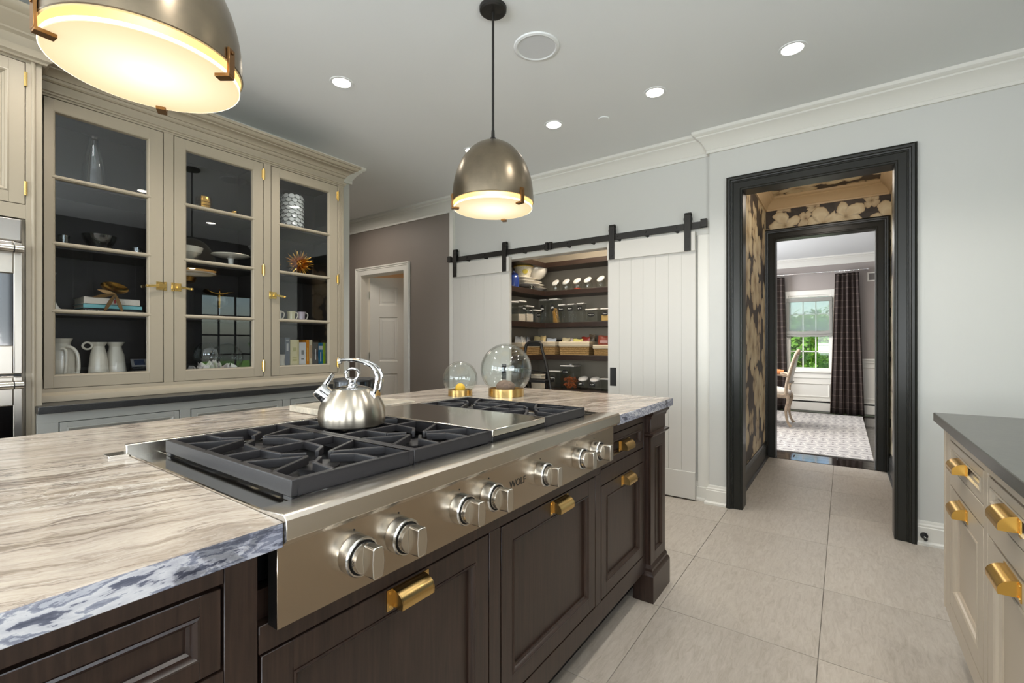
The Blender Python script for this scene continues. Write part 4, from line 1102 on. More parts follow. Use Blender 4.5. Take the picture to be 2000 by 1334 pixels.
MB().prism([(.0155, .049), (-.0045, .0775), (-.0055, .0765), (.0145, .048)], X3, Z3, Y3, .046, (0, -.023, 0)).build('screen', mat('blue_grey_screen', (44, 54, 74), .1), t)
# middle bay
def votive(y, z, r, h, label):
    t = local_thing('gold_votive', label, 'candle holder', (CX, y, z), 0)
    MB().lathe([(0, .003), (r*.9, 0), (r, h*.06), (r, h*.2), (r*.97, h*.22), (r, h*.24), (r, h*.42), (r*.97, h*.44), (r, h*.46), (r, h*.62), (r*.97, h*.64), (r, h*.66), (r, h*.84), (r*.9, h*.94), (r*.88, h), (r*.82, h), (r*.8, h*.3), (0, h*.25)], (0, 0, 0), 28).build('body', m_gold, t)
    return t
votive(1.182, Z3_, .043, .095, 'larger ribbed gold glass votive on the top shelf, middle door')
votive(1.351, Z3_, .025, .048, 'small gold votive on the top shelf, middle door')
lt('dark_plate', [(0, .002), (.070, .004), (.085, .012), (.083, .014), (.0, .006)], 1.26, Z3_, m_hutchin, 'dark round plate lying behind the gold votives', 'plate', x=-3.24)
lt('ceramic_bowl', [(0, .006), (.030, 0), (.028, .018), (.040, .028), (.078, .060), (.090, .092), (.086, .092), (.040, .036), (0, .03)], 1.085, Z2, m_cream, 'cream pedestal bowl half hidden on the second shelf, middle door', 'bowl')
t = local_thing('cake_stand', 'white pedestal cake stand on the second shelf, middle door', 'cake stand', (CX, 1.333, Z2), 0)
MB().lathe([(0, .0), (.040, 0), (.042, .004), (.018, .012), (.014, .024), (.016, .058), (.024, .062)], (0, 0, 0), 32).build('foot', m_white, t)
MB().lathe([(0, .062), (.060, .064), (.100, .074), (.108, .080), (.106, .083), (.060, .071), (0, .069)], (0, 0, 0), 48).build('plate', m_cream, t)
t = local_thing('gold_bowl_figure', 'gold dish held up by a slim gold figure behind the middle latch', 'figurine', (CX, 1.062, Z1), 0)
MB().lathe([(0, .196), (.04, .196), (.070, .208), (.080, .232), (.077, .233), (.040, .205), (0, .203)], (0, 0, 0), 40).build('dish', m_gold, t)
mb = MB(); mb.tube(smooth([(0, .0, 0), (.004, .006, .05), (-.004, -.004, .10), (.006, .006, .15), (0, 0, .198)]), [.006]*21, 8); mb.tube(smooth([(0, .012, 0), (.006, .014, .05), (0, .0, .10)]), .005, 8); mb.lathe([(0, 0), (.030, 0), (.028, .006), (0, .008)], (0, .004, 0), 24); mb.sphere((0, .002, .165), .010, 12)
mb.build('figure', m_gold, t)
t = local_thing('leaf_lid_glass_bowl', 'glass bowl on a stem with a wavy gold leaf lid, middle door', 'bowl', (CX, 1.268, Z1), 0)
mb = MB(); k = 26; vs = []; fs = []
for i in range(k):
    a = 2*PI*i/k
    for j, r in enumerate((0, .3, .62, .85, 1)):
        R_ = r*(.070+.022*math.cos(a)**2+.006*math.sin(5*a)); vs.append((R_*math.cos(a)*.75, R_*math.sin(a)*1.15, .152+.010*r-.010*r*r*(math.cos(2*a))+.006*math.sin(3*a)*r*r))
for i in range(k):
    for j in range(4): fs.append((i*5+j, ((i+1) % k)*5+j, ((i+1) % k)*5+j+1, i*5+j+1))
mb.add(vs, fs, True); o = mb.build('leaf_lid', m_gold, t); o.modifiers.new('s', 'SOLIDIFY').thickness = .002
MB().tube([(0, 0, .15), (0, .002, .17), (.003, -.002, .178)], [.0035, .003, .005], 8).build('finial', m_gold, t)
MB().lathe([(.032, .148), (.042, .125), (.046, .105), (.040, .085), (.020, .072), (.006, .066), (.005, .02), (.012, .010), (.036, .003), (.038, 0), (0, 0)], (0, 0, 0), 32).build('glass_bowl', m_crystal, t)
MB().cyl((0, 0, .066), .010, .08, 12).build('gold_stem', m_gold, t)
t = local_thing('glass_sphere', 'round blown glass ball behind white coral, bottom of the middle door', 'glass globe', (CX-.03, 1.212, Z0), 0)
MB().sphere((0, 0, .098), .074, 32).build('ball', m_crystal, t)
mb = MB()
for a in (0, .9, 1.9): mb.tube([(.0745*math.cos(q)*math.cos(a), .0745*math.cos(q)*math.sin(a), .098+.0745*math.sin(q)) for q in [PI*i/20 for i in range(21)]], .0014, 6)
mb.build('dark_thread', m_rubber, t)
mb = MB(); random.seed(11)
for i in range(46):
    y = 1.105+.215*random.random(); x = CX+.02+.05*random.random(); r = .008+.012*random.random(); h = .012+.045*random.random()*(1-abs(y-1.21)/.16)
    mb.obox((x, y, Z0+.006+h/2), Vector((random.uniform(-1, 1), random.uniform(-1, 1), .4)).normalized()*r, Vector((random.uniform(-1, 1), .3, random.uniform(-1, 1))).normalized()*r*.6, Vector((.2, random.uniform(-.6, .6), 1)).normalized()*h*.5)
tag(mb.build('coral_cluster', stone('white_coral', (214, 204, 194), .12, .6, 90), bev=.002), 'ragged white coral pieces at the foot of the glass ball', 'coral')
# right bay
t = local_thing('disc_vase', 'cylindrical vase covered in overlapping white pearly discs, right door', 'vase', (CX, 1.728, Z3_), 0)
MB().lathe([(0, .003), (.066, 0), (.066, .235), (.060, .235), (.060, .02), (0, .02)], (0, 0, 0), 32).build('cylinder', mat('grey_vase_core', (96, 92, 86), .5), t)
m_pearl = mat('pearl_disc', (206, 204, 196), .2, coat=.5)
dm = MB().lathe([(0, .003), (.0170, .002), (.0185, 0), (.0170, -.002), (0, -.001)], (0, 0, 0), 12, ax=X3).build('disc', m_pearl, t, local=True)
fd = True
for j in range(9):
    for i in range(12):
        a = 2*PI*(i+.5*(j % 2))/12
        if math.cos(a) < -.35: continue
        p = (.071*math.cos(a), .071*math.sin(a), .016+j*.0265)
        if fd: dm.location = p; dm.rotation_euler = (0, rad(-20), a); fd = False
        else: dup_part(dm, p, t, rot=(0, rad(-20), a))
def urchin(y, z, r, label, x=CX):
    t = local_thing('spiky_urchin', label, 'ornament', (x, y, z), 0)
    mb = MB().sphere((0, 0, 0), r*.42, 16); n = 90
    for i in range(n):
        ph = math.acos(1-2*(i+.5)/n); th = PI*(1+5**.5)*i; d = Vector((math.cos(th)*math.sin(ph), math.sin(th)*math.sin(ph), math.cos(ph)))
        L = r*(.84+.16*math.sin(i*7.3)); mb.lathe([(r*.075, r*.36), (r*.055, L*.8), (r*.02, L)], (0, 0, 0), 6, ax=d)
    mb.build('spikes', m_gold, t); return t
urchin(1.782, Z2+.092, .102, 'large gold spiky urchin ornament on the second shelf, right door')
urchin(1.600, Z2+.070, .078, 'second gold spiky urchin mostly hidden by the right door frame', x=CX-.06)
m_mugs = [mat('cream_mug_glaze', (216, 204, 160), .2, coat=.3), mat('lilac_mug_glaze', (188, 172, 176), .2, coat=.3)]
def mug(y, z, m, label, s=1, x=CX, hs=1):
    t = local_thing('mug', label, 'mug', (x, y, z), 0)
    MB().lathe([(0, .003), (.026, 0), (.027, .006), (.0245, .04), (.029, .070), (.027, .070), (.022, .04), (0, .01)], (0, 0, 0), 28).build('cup', m, t)
    MB().tube(smooth([(.004, .025, .062), (.006, .040, .060), (.006, .045, .045), (.004, .038, .022), (.0, .027, .012)]), .0042, 8).build('handle', m_cream, t)
    t.scale = (s, s*hs, s); return t
mug(1.722, Z1, m_mugs[0], 'pale yellow mug with a white handle, right door')
mug(1.796, Z1, m_mugs[1], 'lilac mug at the right of the mug row, right door')
mug(1.625, Z1, m_cream, 'white mug cut off by the right door frame')
mug(1.640, Z0, m_cream, 'large white mug beside the upright books', 1.28)
bs = [(1.668, 1.702, .205, (92, 98, 108), 'slate blue hardback, first of the upright books', ((.55, .80, .4), (.9, .93, .6)), (200, 198, 190)),
      (1.705, 1.767, .190, (222, 206, 152), 'thick cream spined book in the upright row', ((.22, .30, .5), (.34, .37, .5), (.58, .72, .4)), (190, 176, 110)),
      (1.769, 1.820, .172, (228, 222, 214), 'white spined book in the upright row', ((.30, .36, .4), (.5, .68, .36)), (150, 146, 138)),
      (1.822, 1.843, .190, (218, 136, 26), 'orange spined book in the upright row', ((.2, .7, .3),), (240, 190, 90)),
      (1.845, 1.867, .190, (222, 204, 168), 'tan book right of the orange one', ((.3, .8, .2),), (170, 110, 60)),
      (1.872, 1.913, .172, (84, 82, 80), 'dark grey book in the upright row', ((.28, .72, .16),), (226, 222, 214)),
      (1.916, 1.950, .170, (30, 110, 140), 'teal blue book in the upright row', ((.70, .86, .9), (.2, .6, .2)), (214, 206, 190)),
      (1.952, 1.971, .170, (150, 184, 36), 'lime green book in the upright row', (), (0, 0, 0)),
      (1.973, 1.988, .168, (150, 154, 148), 'thin grey book at the right end of the upright row', (), (0, 0, 0))]
for (a, b, h, c, lb, ln, lcx) in bs: book(a, b, -3.26, CX+.02, Z0, Z0+h, c, lb, False, ln, lcx)

# ================================================================== PENDANTS AND CEILING FITTINGS
def emit_disc():
    m, nt, b = newmat('lit_frosted_diffuser')
    tc = N(nt, 'TexCoord'); g = N(nt, 'TexGradient', gradient_type='SPHERICAL'); mp = N(nt, 'Mapping'); mp.inputs['Scale'].default_value = (5.4, 5.4, 0)
    nt.links.new(tc.outputs['Object'], mp.inputs[0]); nt.links.new(mp.outputs[0], g.inputs[0])
    c = ramp(nt, g.outputs['Fac'], [(0, (252, 224, 172)), (.3, (253, 230, 186)), (.7, (255, 242, 216)), (1, (255, 250, 238))])
    b.inputs['Base Color'].default_value = lin((150, 140, 120)); nt.links.new(c, b.inputs['Emission Color'])
    s = N(nt, 'MapRange'); s.inputs['To Min'].default_value = .86; s.inputs['To Max'].default_value = 1.35; nt.links.new(g.outputs['Fac'], s.inputs[0]); nt.links.new(s.outputs[0], b.inputs['Emission Strength'])
    return m
m_disc = emit_disc()
m_discedge = mat('lit_glass_edge', (255, 246, 226), .4, emit=1.25)
m_bracket = mat('bronze_bracket', (140, 104, 66), .35, metal=1)
def pendant(x, y, label, rot=0):
    t = local_thing('pendant_lamp', label, 'pendant lamp', (x, y, 0), rot, 'dome pendants over the island')
    z0, zt = 1.836, 2.122; R = .187
    prof = []; n = 22
    for i in range(n+1):
        u = i/n; r = R*(1-u**2.25)**.5 if u < 1 else 0; prof.append((max(r, .018 if u > .98 else r), z0+(zt-z0)*u))
    prof = [(R-.001, z0-.002), (R+.001, z0+.0)]+prof[0:]
    MB().lathe(prof, (0, 0, 0), 72).build('dome', m_dome, t)
    inn = [(r-.004, z-.004) for r, z in prof[2:] if r > .03]
    MB().lathe([(R-.001, z0-.002)]+inn+[(0, zt-.006)], (0, 0, 0), 72).build('dome_lining', m_domein, t)
    MB().lathe([(.0, zt+.05), (.007, zt+.05), (.0085, zt+.02), (.019, zt+.006), (.020, zt-.012), (0, zt-.012)], (0, 0, 0), 24).build('socket_cap', m_blackmetal, t)
    MB().cyl((0, 0, zt+.03), .0055, HC-.02-zt-.03, 16).build('rod', m_blackmetal, t)
    MB().lathe([(0, HC-.022), (.055, HC-.022), (.062, HC-.016), (.063, HC-.0005), (0, HC-.0005)], (0, 0, 0), 40).build('canopy', m_blackmetal, t)
    MB().lathe([(0, z0-.030), (.178, z0-.030), (.180, z0-.028), (.180, z0-.022), (.178, z0-.020), (0, z0-.020)], (0, 0, 0), 72).build('diffuser', m_disc, t)
    MB().lathe([(.1797, z0-.0296), (.1812, z0-.0290), (.1812, z0-.0215), (.1797, z0-.0210)], (0, 0, 0), 72).build('diffuser_edge', m_discedge, t)
    for k in range(3):
        a = rad(120*k); d = Vector((math.cos(a), math.sin(a), 0)); s = Vector((-d.y, d.x, 0))
        mb = MB(); mb.obox(d*(R+.003)+Vector((0, 0, z0-.004)), d*.003, s*.0105, Vector((0, 0, .031)))
        mb.obox(d*(R-.012)+Vector((0, 0, z0-.036)), d*.017, s*.0105, Vector((0, 0, .004)))
        mb.cyl(d*(R+.006)+Vector((0, 0, z0+.018)), .004, .003, 10, ax=d)
        mb.build('bracket', m_bracket, t, bev=.0008, seg=1)
    lamp('pendant_bulb', 'POINT', (x, y, z0+.05), 2.2, (1, .78, .48), soft=.04)
    return t
pendant(-1.300, .380, 'large near dome pendant with a glowing frosted underside, top left', rad(35))
pendant(-1.319, 1.691, 'whole dome pendant on a thin rod hanging over the far end of the island', rad(-10))
for i, (x, y) in enumerate(DOWN):
    t = local_thing('recessed_downlight', ['', ''][0] or 'recessed downlight', 'ceiling light', (x, y, HC), 0, 'recessed downlights')
    MB().lathe([(.052, .004), (.052, -.003), (.066, -.003), (.068, 0), (.068, .004)], (0, 0, 0), 40).build('trim_ring', m_ceil, t)
    MB().lathe([(0, -.0005), (.051, -.0005), (.051, .002), (0, .002)], (0, 0, 0), 36).build('lens', m_emit_spot, t)
    t['label'] = ['recessed ceiling downlight nearest the dark framed doorway', 'ceiling downlight second in the row, between the speaker and the crown step', 'ceiling downlight just right of the far pendant', 'ceiling downlight partly behind the far pendant dome',
                  'lone ceiling downlight between the two pendants above the glazed cabinet', 'ceiling downlight hidden behind the near pendant', 'ceiling downlight beyond the right edge, far row', 'ceiling downlight above the right-hand cabinet, out of view', 'ceiling downlight behind the viewpoint, right', 'ceiling downlight behind the viewpoint, left', 'added unseen downlight over the aisle, brightens the right-hand cabinet', 'added unseen downlight over the near aisle, brightens the right-hand cabinet'][i]
t = local_thing('ceiling_speaker', 'round white ceiling speaker grille right of the pendant rod', 'speaker', (-1.307, 2.045, HC), 0)
MB().lathe([(.098, .002), (.098, -.006), (.104, -.009), (.116, -.006), (.119, 0)], (0, 0, 0), 48).build('ring', m_ceil, t)
MB().lathe([(0, -.005), (.098, -.005), (.098, 0), (0, 0)], (0, 0, 0), 48).build('grille', mat('speaker_grille', (212, 214, 216), .7, bmp=(600, .5, .001)), t)
tag(MB().lathe([(0, -.006), (.036, -.006), (.038, -.003), (.038, 0), (0, 0)], (-1.35, 2.972, HC), 32).build('sprinkler_cover', m_ceil), 'small flat white disc on the ceiling between two downlights', 'cover plate')

# ================================================================== SLIDING DOORS AND RAIL
def barn_door(x0, x1, label, pull_x):
    t = thing('sliding_door', label, 'door', ((x0+x1)/2, 3.64, .01))
    MB().box(x0, x1, 3.652, 3.667, .012, 2.028).build('back_board', m_doorpaint, t)
    n = 7; w = (x1-x0)/n
    for i in range(n):
        MB().box(x0+i*w+.0003, x0+(i+1)*w-.0003, 3.636, 3.652, .205, 1.89).build('plank', m_doorpaint, t, bev=.0009, seg=1)
    MB().box(x0, x1, 3.620, 3.652, 1.883, 2.028).build('header_board', m_doorpaint, t, bev=.002)
    MB().box(x0, x1, 3.622, 3.652, .012, .215).build('kick_board', m_doorpaint, t, bev=.002)
    for hx in (x0+.042, x1-.052):
        mb = MB(); mb.box(hx-.024, hx+.024, 3.612, 3.6195, 1.885, 2.158); mb.box(hx-.024, hx+.024, 3.644, 3.650, 2.09, 2.158)
        mb.lathe([(.0125, -.024), (.019, -.024), (.019, .024), (.0125, .024)], (hx, 3.631, 2.158), 16, ax=X3, up=(0, 0, 1), close=True)
        h = mb.build('hanger', m_blackmetal, t, bev=.001, seg=1)
        MB().cyl((hx, 3.6215, 2.128), .031, .020, 28, ax=Y3).build('wheel', m_rubber, h)
        b = MB()
        for z in (1.915, 1.985, 2.128): b.cyl((hx, 3.6085, z), .007, .0045, 10, ax=Y3)
        b.build('bolt', m_blackmetal, h)
    mb = MB()
    a = pull_x; mb.box(a-.028, a+.028, 3.634, 3.637, .832, .985)
    p = mb.build('flush_pull', m_blackmetal, t, bev=.001, seg=1)
    MB().box(a-.018, a+.018, 3.6335, 3.6345, .845, .972).build('recess', m_rubber, p)
    return t
barn_door(-3.375, -2.632, 'white planked sliding door left of the pantry opening', -2.70)
barn_door(-1.612, -.907, 'white planked sliding door with a black flush pull, right of the pantry opening', -1.565)
rl = thing('door_rail', 'long black steel rail carrying the white sliding doors', 'rail', (-2.1, 3.63, 2.05))
MB().box(-3.43, -.822, 3.6275, 3.6345, 2.047, 2.097).build('bar', m_blackmetal, rl, bev=.001, seg=1)
x = -3.18
while x < -.85:
    MB().cyl((x, 3.6215, 2.078), .009, .006, 12, ax=Y3).build('bolt', m_blackmetal, rl)
    MB().cyl((x+.004, 3.6345, 2.052), .012, .04, 12, ax=Y3).build('spacer', m_blackmetal, rl)
    x += .2365
for sx in (-3.42, -.845):
    MB().box(sx-.022, sx+.022, 3.616, 3.645, 2.052, 2.112).build('end_stop', m_blackmetal, rl, bev=.001, seg=1)
for sx in (-2.205, -2.168): MB().box(sx-.014, sx+.014, 3.614, 3.646, 2.040, 2.108).cyl((sx, 3.612, 2.1), .009, .03, 12, ax=Y3).build('centre_stop', m_blackmetal, rl, bev=.001, seg=1)

# ================================================================== PANTRY
PSY, PSX, PWY, PWX = 4.45, -2.73, 4.748, -3.008
for i, (z, lb) in enumerate(((.684, 'lowest'), (1.058, 'second'), (1.4155, 'third'), (1.771, 'fourth'), (2.09, 'top'))):
    o = MB().prism([(PWX, 3.80), (PSX, 3.80), (PSX, PSY), (-1.205, PSY), (-1.205, PWY), (PWX, PWY)], X3, Y3, Z3, .054, (0, 0, z-.054)).build('pantry_shelf', m_shelf, bev=.002)
    tag(o, 'L shaped dark wood pantry shelf, %s from the floor' % lb, 'shelf', 'pantry shelves')
sz = [.6845, 1.0585, 1.416, 1.7715]
# five tilted-lid glass jars on the upper shelf
def tilt_jar(x, label, first=[None]):
    if first[0] is None:
        t = local_thing('tilt_lid_jar', label, 'jar', (x, 4.535, sz[3]), 0, 'slanted lid jars on the upper pantry shelf')
        MB().lathe([(0, .003), (.040, 0), (.046, .006), (.052, .035), (.050, .062), (.042, .082), (.037, .092)], (0, 0, 0), 28).build('body', m_jarglass, t)
        ax = Vector((.42, -.28, .86)).normalized()
        MB().lathe([(0, .017), (.040, .016), (.045, .012), (.046, .004), (.043, 0), (0, 0)], (.004, -.004, .092), 28, ax=(-.20, -.70, .66)).build('lid', m_lid, t)
        first[0] = t; build_kids(); return t
    return dup(first[0], (x, 4.535, sz[3]), 0, label)
for x, lb in zip((-2.642, -2.506, -2.37, -2.242, -2.09), ('leftmost', 'second', 'third', 'fourth', 'rightmost')):
    tilt_jar(x, 'glass jar with slanted white lid on the upper pantry shelf, %s of five' % lb)
tag(MB().cyl((-2.37, 4.535, sz[3]+.0045), .036, .012, 20).build('red_candy', mat('red_candies', (190, 60, 36), .4, bmp=(120, .8, .004))), 'thin layer of red candies in the third slanted jar', 'candy', kind='stuff')
m_food = {'rice': mat('pale_rice', (222, 204, 184), .8, bmp=(260, .5, .002)), 'pasta': mat('dry_spaghetti', (226, 172, 80), .5, bmp=(200, .4, .002)), 'pretzel': mat('orange_snack', (190, 104, 58), .5), 'beans': mat('yellow_grain', (220, 180, 110), .7, bmp=(200, .5, .002))}
def scribble(mb, c, out, w, h, seed):
    random.seed(seed); out = Vector(out); s = Vector((0, 0, 1)).cross(out); x = -w*.36
    while x < w*.33:
        l = random.uniform(.006, .012)*w/.05; mb.obox(Vector(c)+s*(x+l/2)+Vector((0, 0, random.uniform(-.06, .06)*h)), s*l*.42, out*.0003, Vector((0, 0, h*random.uniform(.05, .13)))); x += l*1.25
def canister(x, y, z, w, h, label, oval=None, rect=None, fill=None, fillh=.5, depth=None, face=(0, -1, 0), knob=False, seed=1, group='clear square canisters in the pantry'):
    t = thing('storage_canister', label, 'canister', (x, y, z), None, group)
    d = depth or w; hw, hd = w/2, d/2
    mb = MB(); poly = [(-hw, -hd), (hw, -hd), (hw, hd), (-hw, hd)]
    mb.prism(poly, X3, Y3, Z3, h-.012, (x, y, z+.001)); mb.build('body', m_jarglass, t, bev=.006, seg=2)
    mb = MB().box(x-hw-.003, x+hw+.003, y-hd-.003, y+hd+.003, z+h-.014, z+h); mb.build('lid', m_lid, t, bev=.004, seg=3)
    if knob: MB().lathe([(0, .014), (.016, .013), (.019, .006), (.019, 0), (0, 0)], (x, y, z+h), 20).build('lid_button', m_lid, t)
    F = Vector(face); s = Vector((0, 0, 1)).cross(F)
    if oval or rect:
        u, zc, lw, lh = oval or rect; c = Vector((x, y, z+zc))+F*((hd if abs(F.y) > .5 else hw)+.0008)+s*u
        mb = MB()
        poly = [(lw/2*math.cos(a), lh/2*math.sin(a)) for a in [2*PI*i/24 for i in range(24)]] if oval else [(-lw/2, -lh*.35), (-lw*.42, -lh/2), (lw*.42, -lh/2), (lw/2, -lh*.35), (lw/2, lh*.35), (lw*.42, lh/2), (-lw*.42, lh/2), (-lw/2, lh*.35)]
        mb.prism(poly, s, Z3, F, .0006, c); lb = mb.build('label', m_label, t)
        mb = MB(); scribble(mb, c+F*.0009, F, lw, lh, seed); mb.build('lettering', m_chalk, lb)
    if fill:
        mb = MB()
        if fill == 'pasta':
            random.seed(3)
            for i in range(40):
                a = random.uniform(-.28, .28); px_ = random.uniform(-.3, .3)*w; mb.bar((x+px_+.018, y+random.uniform(-.3, .3)*d, z+.006), (x+px_*.6-.020+a*.02, y+random.uniform(-.3, .3)*d, z+h*.62), .0016, .0016)
            mb.build('contents', m_food['pasta'], t)
        elif fill == 'pretzel':
            random.seed(4)
            for i in range(80):
                c = (x+random.uniform(-.36, .36)*w, y+random.uniform(-.36, .36)*d, z+.016+random.random()*h*.42)
                mb.lathe([(.009, -.003), (.014, -.003), (.014, .003), (.009, .003)], c, 8, ax=(random.uniform(-1, 1), random.uniform(-1, 1), random.uniform(-1, 1)), close=True)
            o = mb.build('contents', m_food['pretzel'], t); o['kind'] = 'stuff'
        else:
            MB().box(x-hw+.005, x+hw-.005, y-hd+.005, y+hd-.005, z+.004, z+h*fillh).build('contents', m_food[fill], t, bev=.004)
    return t
zc = sz[2]
canister(-2.783, 4.53, zc, .084, .270, 'tallest clear canister with oval label at the pantry corner', oval=(-.01, .165, .050, .085), seed=11)
canister(-2.640, 4.53, zc, .108, .270, 'tall clear canister holding dry spaghetti', oval=(-.012, .170, .044, .088), fill='pasta', seed=12)
canister(-2.545, 4.53, zc, .078, .203, 'medium clear canister right of the spaghetti canister', rect=(-.005, .150, .062, .042), seed=13)
canister(-2.430, 4.53, zc, .078, .204, 'medium clear canister, middle of the three alike', rect=(-.005, .150, .062, .042), seed=14)
canister(-2.314, 4.53, zc, .076, .206, 'medium clear canister, rightmost of the three alike', rect=(-.005, .150, .056, .044), seed=15)
canister(-2.171, 4.53, zc, .130, .136, 'low wide clear canister with an oval label', oval=(0, .072, .078, .044), seed=16)
canister(-1.995, 4.53, zc, .130, .136, 'low clear canister with yellow grain cut off by the right sliding door', oval=(-.02, .080, .060, .040), fill='beans', fillh=.45, seed=17)
F1 = (1, 0, 0)
for (y, h, w, lb, kw) in ((3.90, .205, .12, 'clear empty canister beside the left sliding door', {}), (4.045, .222, .12, 'clear canister a third full of pale flour', dict(oval=(.02, .14, .055, .062), fill='rice', fillh=.36)),
                          (4.195, .178, .12, 'clear canister half full of pale rice', dict(oval=(.0, .125, .075, .052), fill='rice', fillh=.50)), (4.350, .142, .12, 'short clear empty canister with oval label near the shelf corner', dict(oval=(.0, .085, .075, .046)))):
    canister(-2.815, y, zc, w, h, lb, depth=.125, face=F1, seed=int(y*50), **kw)
# crockery on the upper shelf, left return
cz = sz[3]; cx0, cy0 = -2.87, 4.28
lt('round_dish', [(0, .003), (.060, 0), (.085, .02), (.128, .038), (.125, .041), (.084, .026), (0, .008)], 4.48, cz, m_white, 'shallow white bowl at the bottom of the dish pile', 'bowl', x=-2.875)
def platter(z, L, Wd, y, x, tilt, label, rz):
    t = local_thing('platter', label, 'platter', (x, y, z), rz)
    k = 40; mb = MB(); vs = []; fs = []
    for j, (r, h) in enumerate(((0, 0), (.62, 0), (.80, .014), (1, .024), (1, .028), (.80, .019), (.60, .005), (0, .005))):
        for i in range(k):
            a = 2*PI*i/k; q = 1+.03*math.cos(8*a)*(r > .7); vs.append((L*r*q*math.cos(a), Wd*r*q*math.sin(a), h+tilt*r*math.cos(a)))
    for j in range(7):
        for i in range(k): fs.append((j*k+i, j*k+(i+1) % k, (j+1)*k+(i+1) % k, (j+1)*k+i))
    mb.add(vs, fs, True); mb.build('plate', m_white, t); return t
platter(cz+.048, .19, .13, 4.36, -2.88, 0, 'scalloped white oval platter above the shallow bowl', rad(75))
platter(cz+.079, .20, .125, 4.33, -2.89, 0, 'large white oval platter in the dish pile', rad(80))
platter(cz+.110, .18, .12, 4.27, -2.90, 0, 'topmost white platter under the mixing bowl and bucket', rad(85))
lt('mixing_bowl', [(0, .006), (.05, 0), (.060, .008), (.105, .05), (.128, .10), (.132, .138), (.128, .138), (.122, .10), (.055, .016), (0, .012)], 4.475, cz+.139, m_white, 'deep white mixing bowl on top of the platters', 'bowl', x=-2.868, n=44).scale = (1, 1, .9)
t = local_thing('popcorn_bucket', 'cream dotted bucket with yellow rim and round yellow emblem', 'bucket', (-2.872, 4.225, cz+.139), 0)
t.scale = (.88, .88, .74)
def dots():
    m, nt, b = newmat('dotted_cream_tin'); v = coords(nt, (1, 1, 1)); vo = N(nt, 'TexVoronoi', Scale=90); nt.links.new(v, vo.inputs['Vector'])
    nt.links.new(ramp(nt, vo.outputs['Distance'], [(.22, (150, 146, 130)), (.30, (226, 216, 192))]), b.inputs['Base Color']); b.inputs['Roughness'].default_value = .4; return m
MB().lathe([(0, .003), (.082, 0), (.084, .006), (.118, .150), (.115, .150), (.080, .008), (0, .006)], (0, 0, 0), 48).build('body', dots(), t)
MB().lathe([(.113, .148), (.122, .148), (.124, .160), (.120, .166), (.113, .162)], (0, 0, 0), 48, close=True).build('rim', mat('mustard_rim', (206, 172, 66), .4), t)
F2 = Vector((.72, -.68, -.15)).normalized(); s2 = Vector((0, 0, 1)).cross(F2).normalized()
MB().prism([(.034*math.cos(2*PI*i/28), .034*math.sin(2*PI*i/28)) for i in range(28)], s2, F2.cross(s2), F2, .014, F2*.092+Vector((0, 0, .092))).build('emblem', mat('yellow_emblem', (196, 176, 60), .4), t)
t = local_thing('blue_glass_jar', 'cobalt blue glass jar at the left end of the upper shelf', 'jar', (-2.83, 3.985, cz), 0)
MB().lathe([(0, .004), (.050, 0), (.058, .01), (.058, .10), (.050, .122), (.044, .13), (.046, .14), (0, .145)], (0, 0, 0), 28).build('body', mat('cobalt_glass', (40, 62, 130), .08, coat=.6), t)
MB().lathe([(.048, .14), (.050, .146), (.030, .158), (.008, .162), (.010, .176), (0, .182)], (0, 0, 0), 24).build('stopper', mat('dark_blue_glass', (28, 34, 76), .1), t)
t = local_thing('crystal_knob_bowl', 'small cut glass piece in front of the dish pile', 'glass', (-2.76, 4.215, cz), 0)
MB().sphere((0, 0, .026), .026, 12).sphere((0, .036, .022), .022, 10).build('body', m_crystal, t)

# baskets on the second shelf
def weave():
    m, nt, b = newmat('woven_seagrass'); v = coords(nt, (14, 14, 90)); n1 = noise(nt, v, 3.0, 4, .6, 1.2)
    v2 = coords(nt, (90, 90, 60)); n2 = noise(nt, v2, 1.6, 3)
    c = mixc(nt, .5, ramp(nt, n1, [(.3, (92, 62, 28)), (.5, (166, 128, 74)), (.7, (196, 160, 104))]), ramp(nt, n2, [(.35, (110, 78, 40)), (.65, (206, 172, 116))]))
    nt.links.new(c, b.inputs['Base Color']); b.inputs['Roughness'].default_value = .8; bump(nt, b, n1, .9, .006); return m
m_weave = weave(); m_linen = mat('cream_linen_liner', (216, 200, 172), .85, bmp=(60, .5, .004))
def basket(x0, x1, h, label, y0=4.455, y1=4.70, z=sz[1]):
    t = thing('lined_basket', label, 'basket', ((x0+x1)/2, (y0+y1)/2, z), None, 'linen lined baskets on the pantry shelf')
    zt = z+h; b = .009
    rows = 7; hr = (h*.98)/rows
    for r in range(rows):
        k = b*(1-(r+.5)/rows); ring = [(x0+k, y0+k), (x1-k, y0+k), (x1-k, y1-k), (x0+k, y1-k)]
        mb = MB().sweep(ring, [(.0, .0), (-.004, hr*.15), (-.005, hr*.5), (-.004, hr*.85), (0, hr), (.006, hr), (.006, 0)], X3, Y3, Z3, (0, 0, z+r*hr), closed=True)
        mb.build('woven_strand', m_weave, t)
    MB().box(x0+b, x1-b, y0+b, y1-b, z+.001, z+.008).build('bottom', m_weave, t)
    mb = MB().sweep([(x0, y0), (x1, y0), (x1, y1), (x0, y1)], [(-.006, -h*.28), (-.0085, -h*.20), (-.006, -h*.10), (-.0085, -.004), (-.004, .006), (.008, .006), (.016, -h*.5), (.013, -h*.5)], X3, Y3, Z3, (0, 0, zt), closed=True)
    mb.build('liner', m_linen, t)
    MB().box(x0+.01, x1-.01, y0+.01, y1-.01, z+h*.55, z+h*.60).build('liner_floor', m_linen, t)
    return t
basket(-2.975, -2.605, .140, 'linen lined woven basket behind the step ladder')
basket(-2.545, -2.190, .140, 'linen lined woven basket full of snack packets, middle of the shelf')
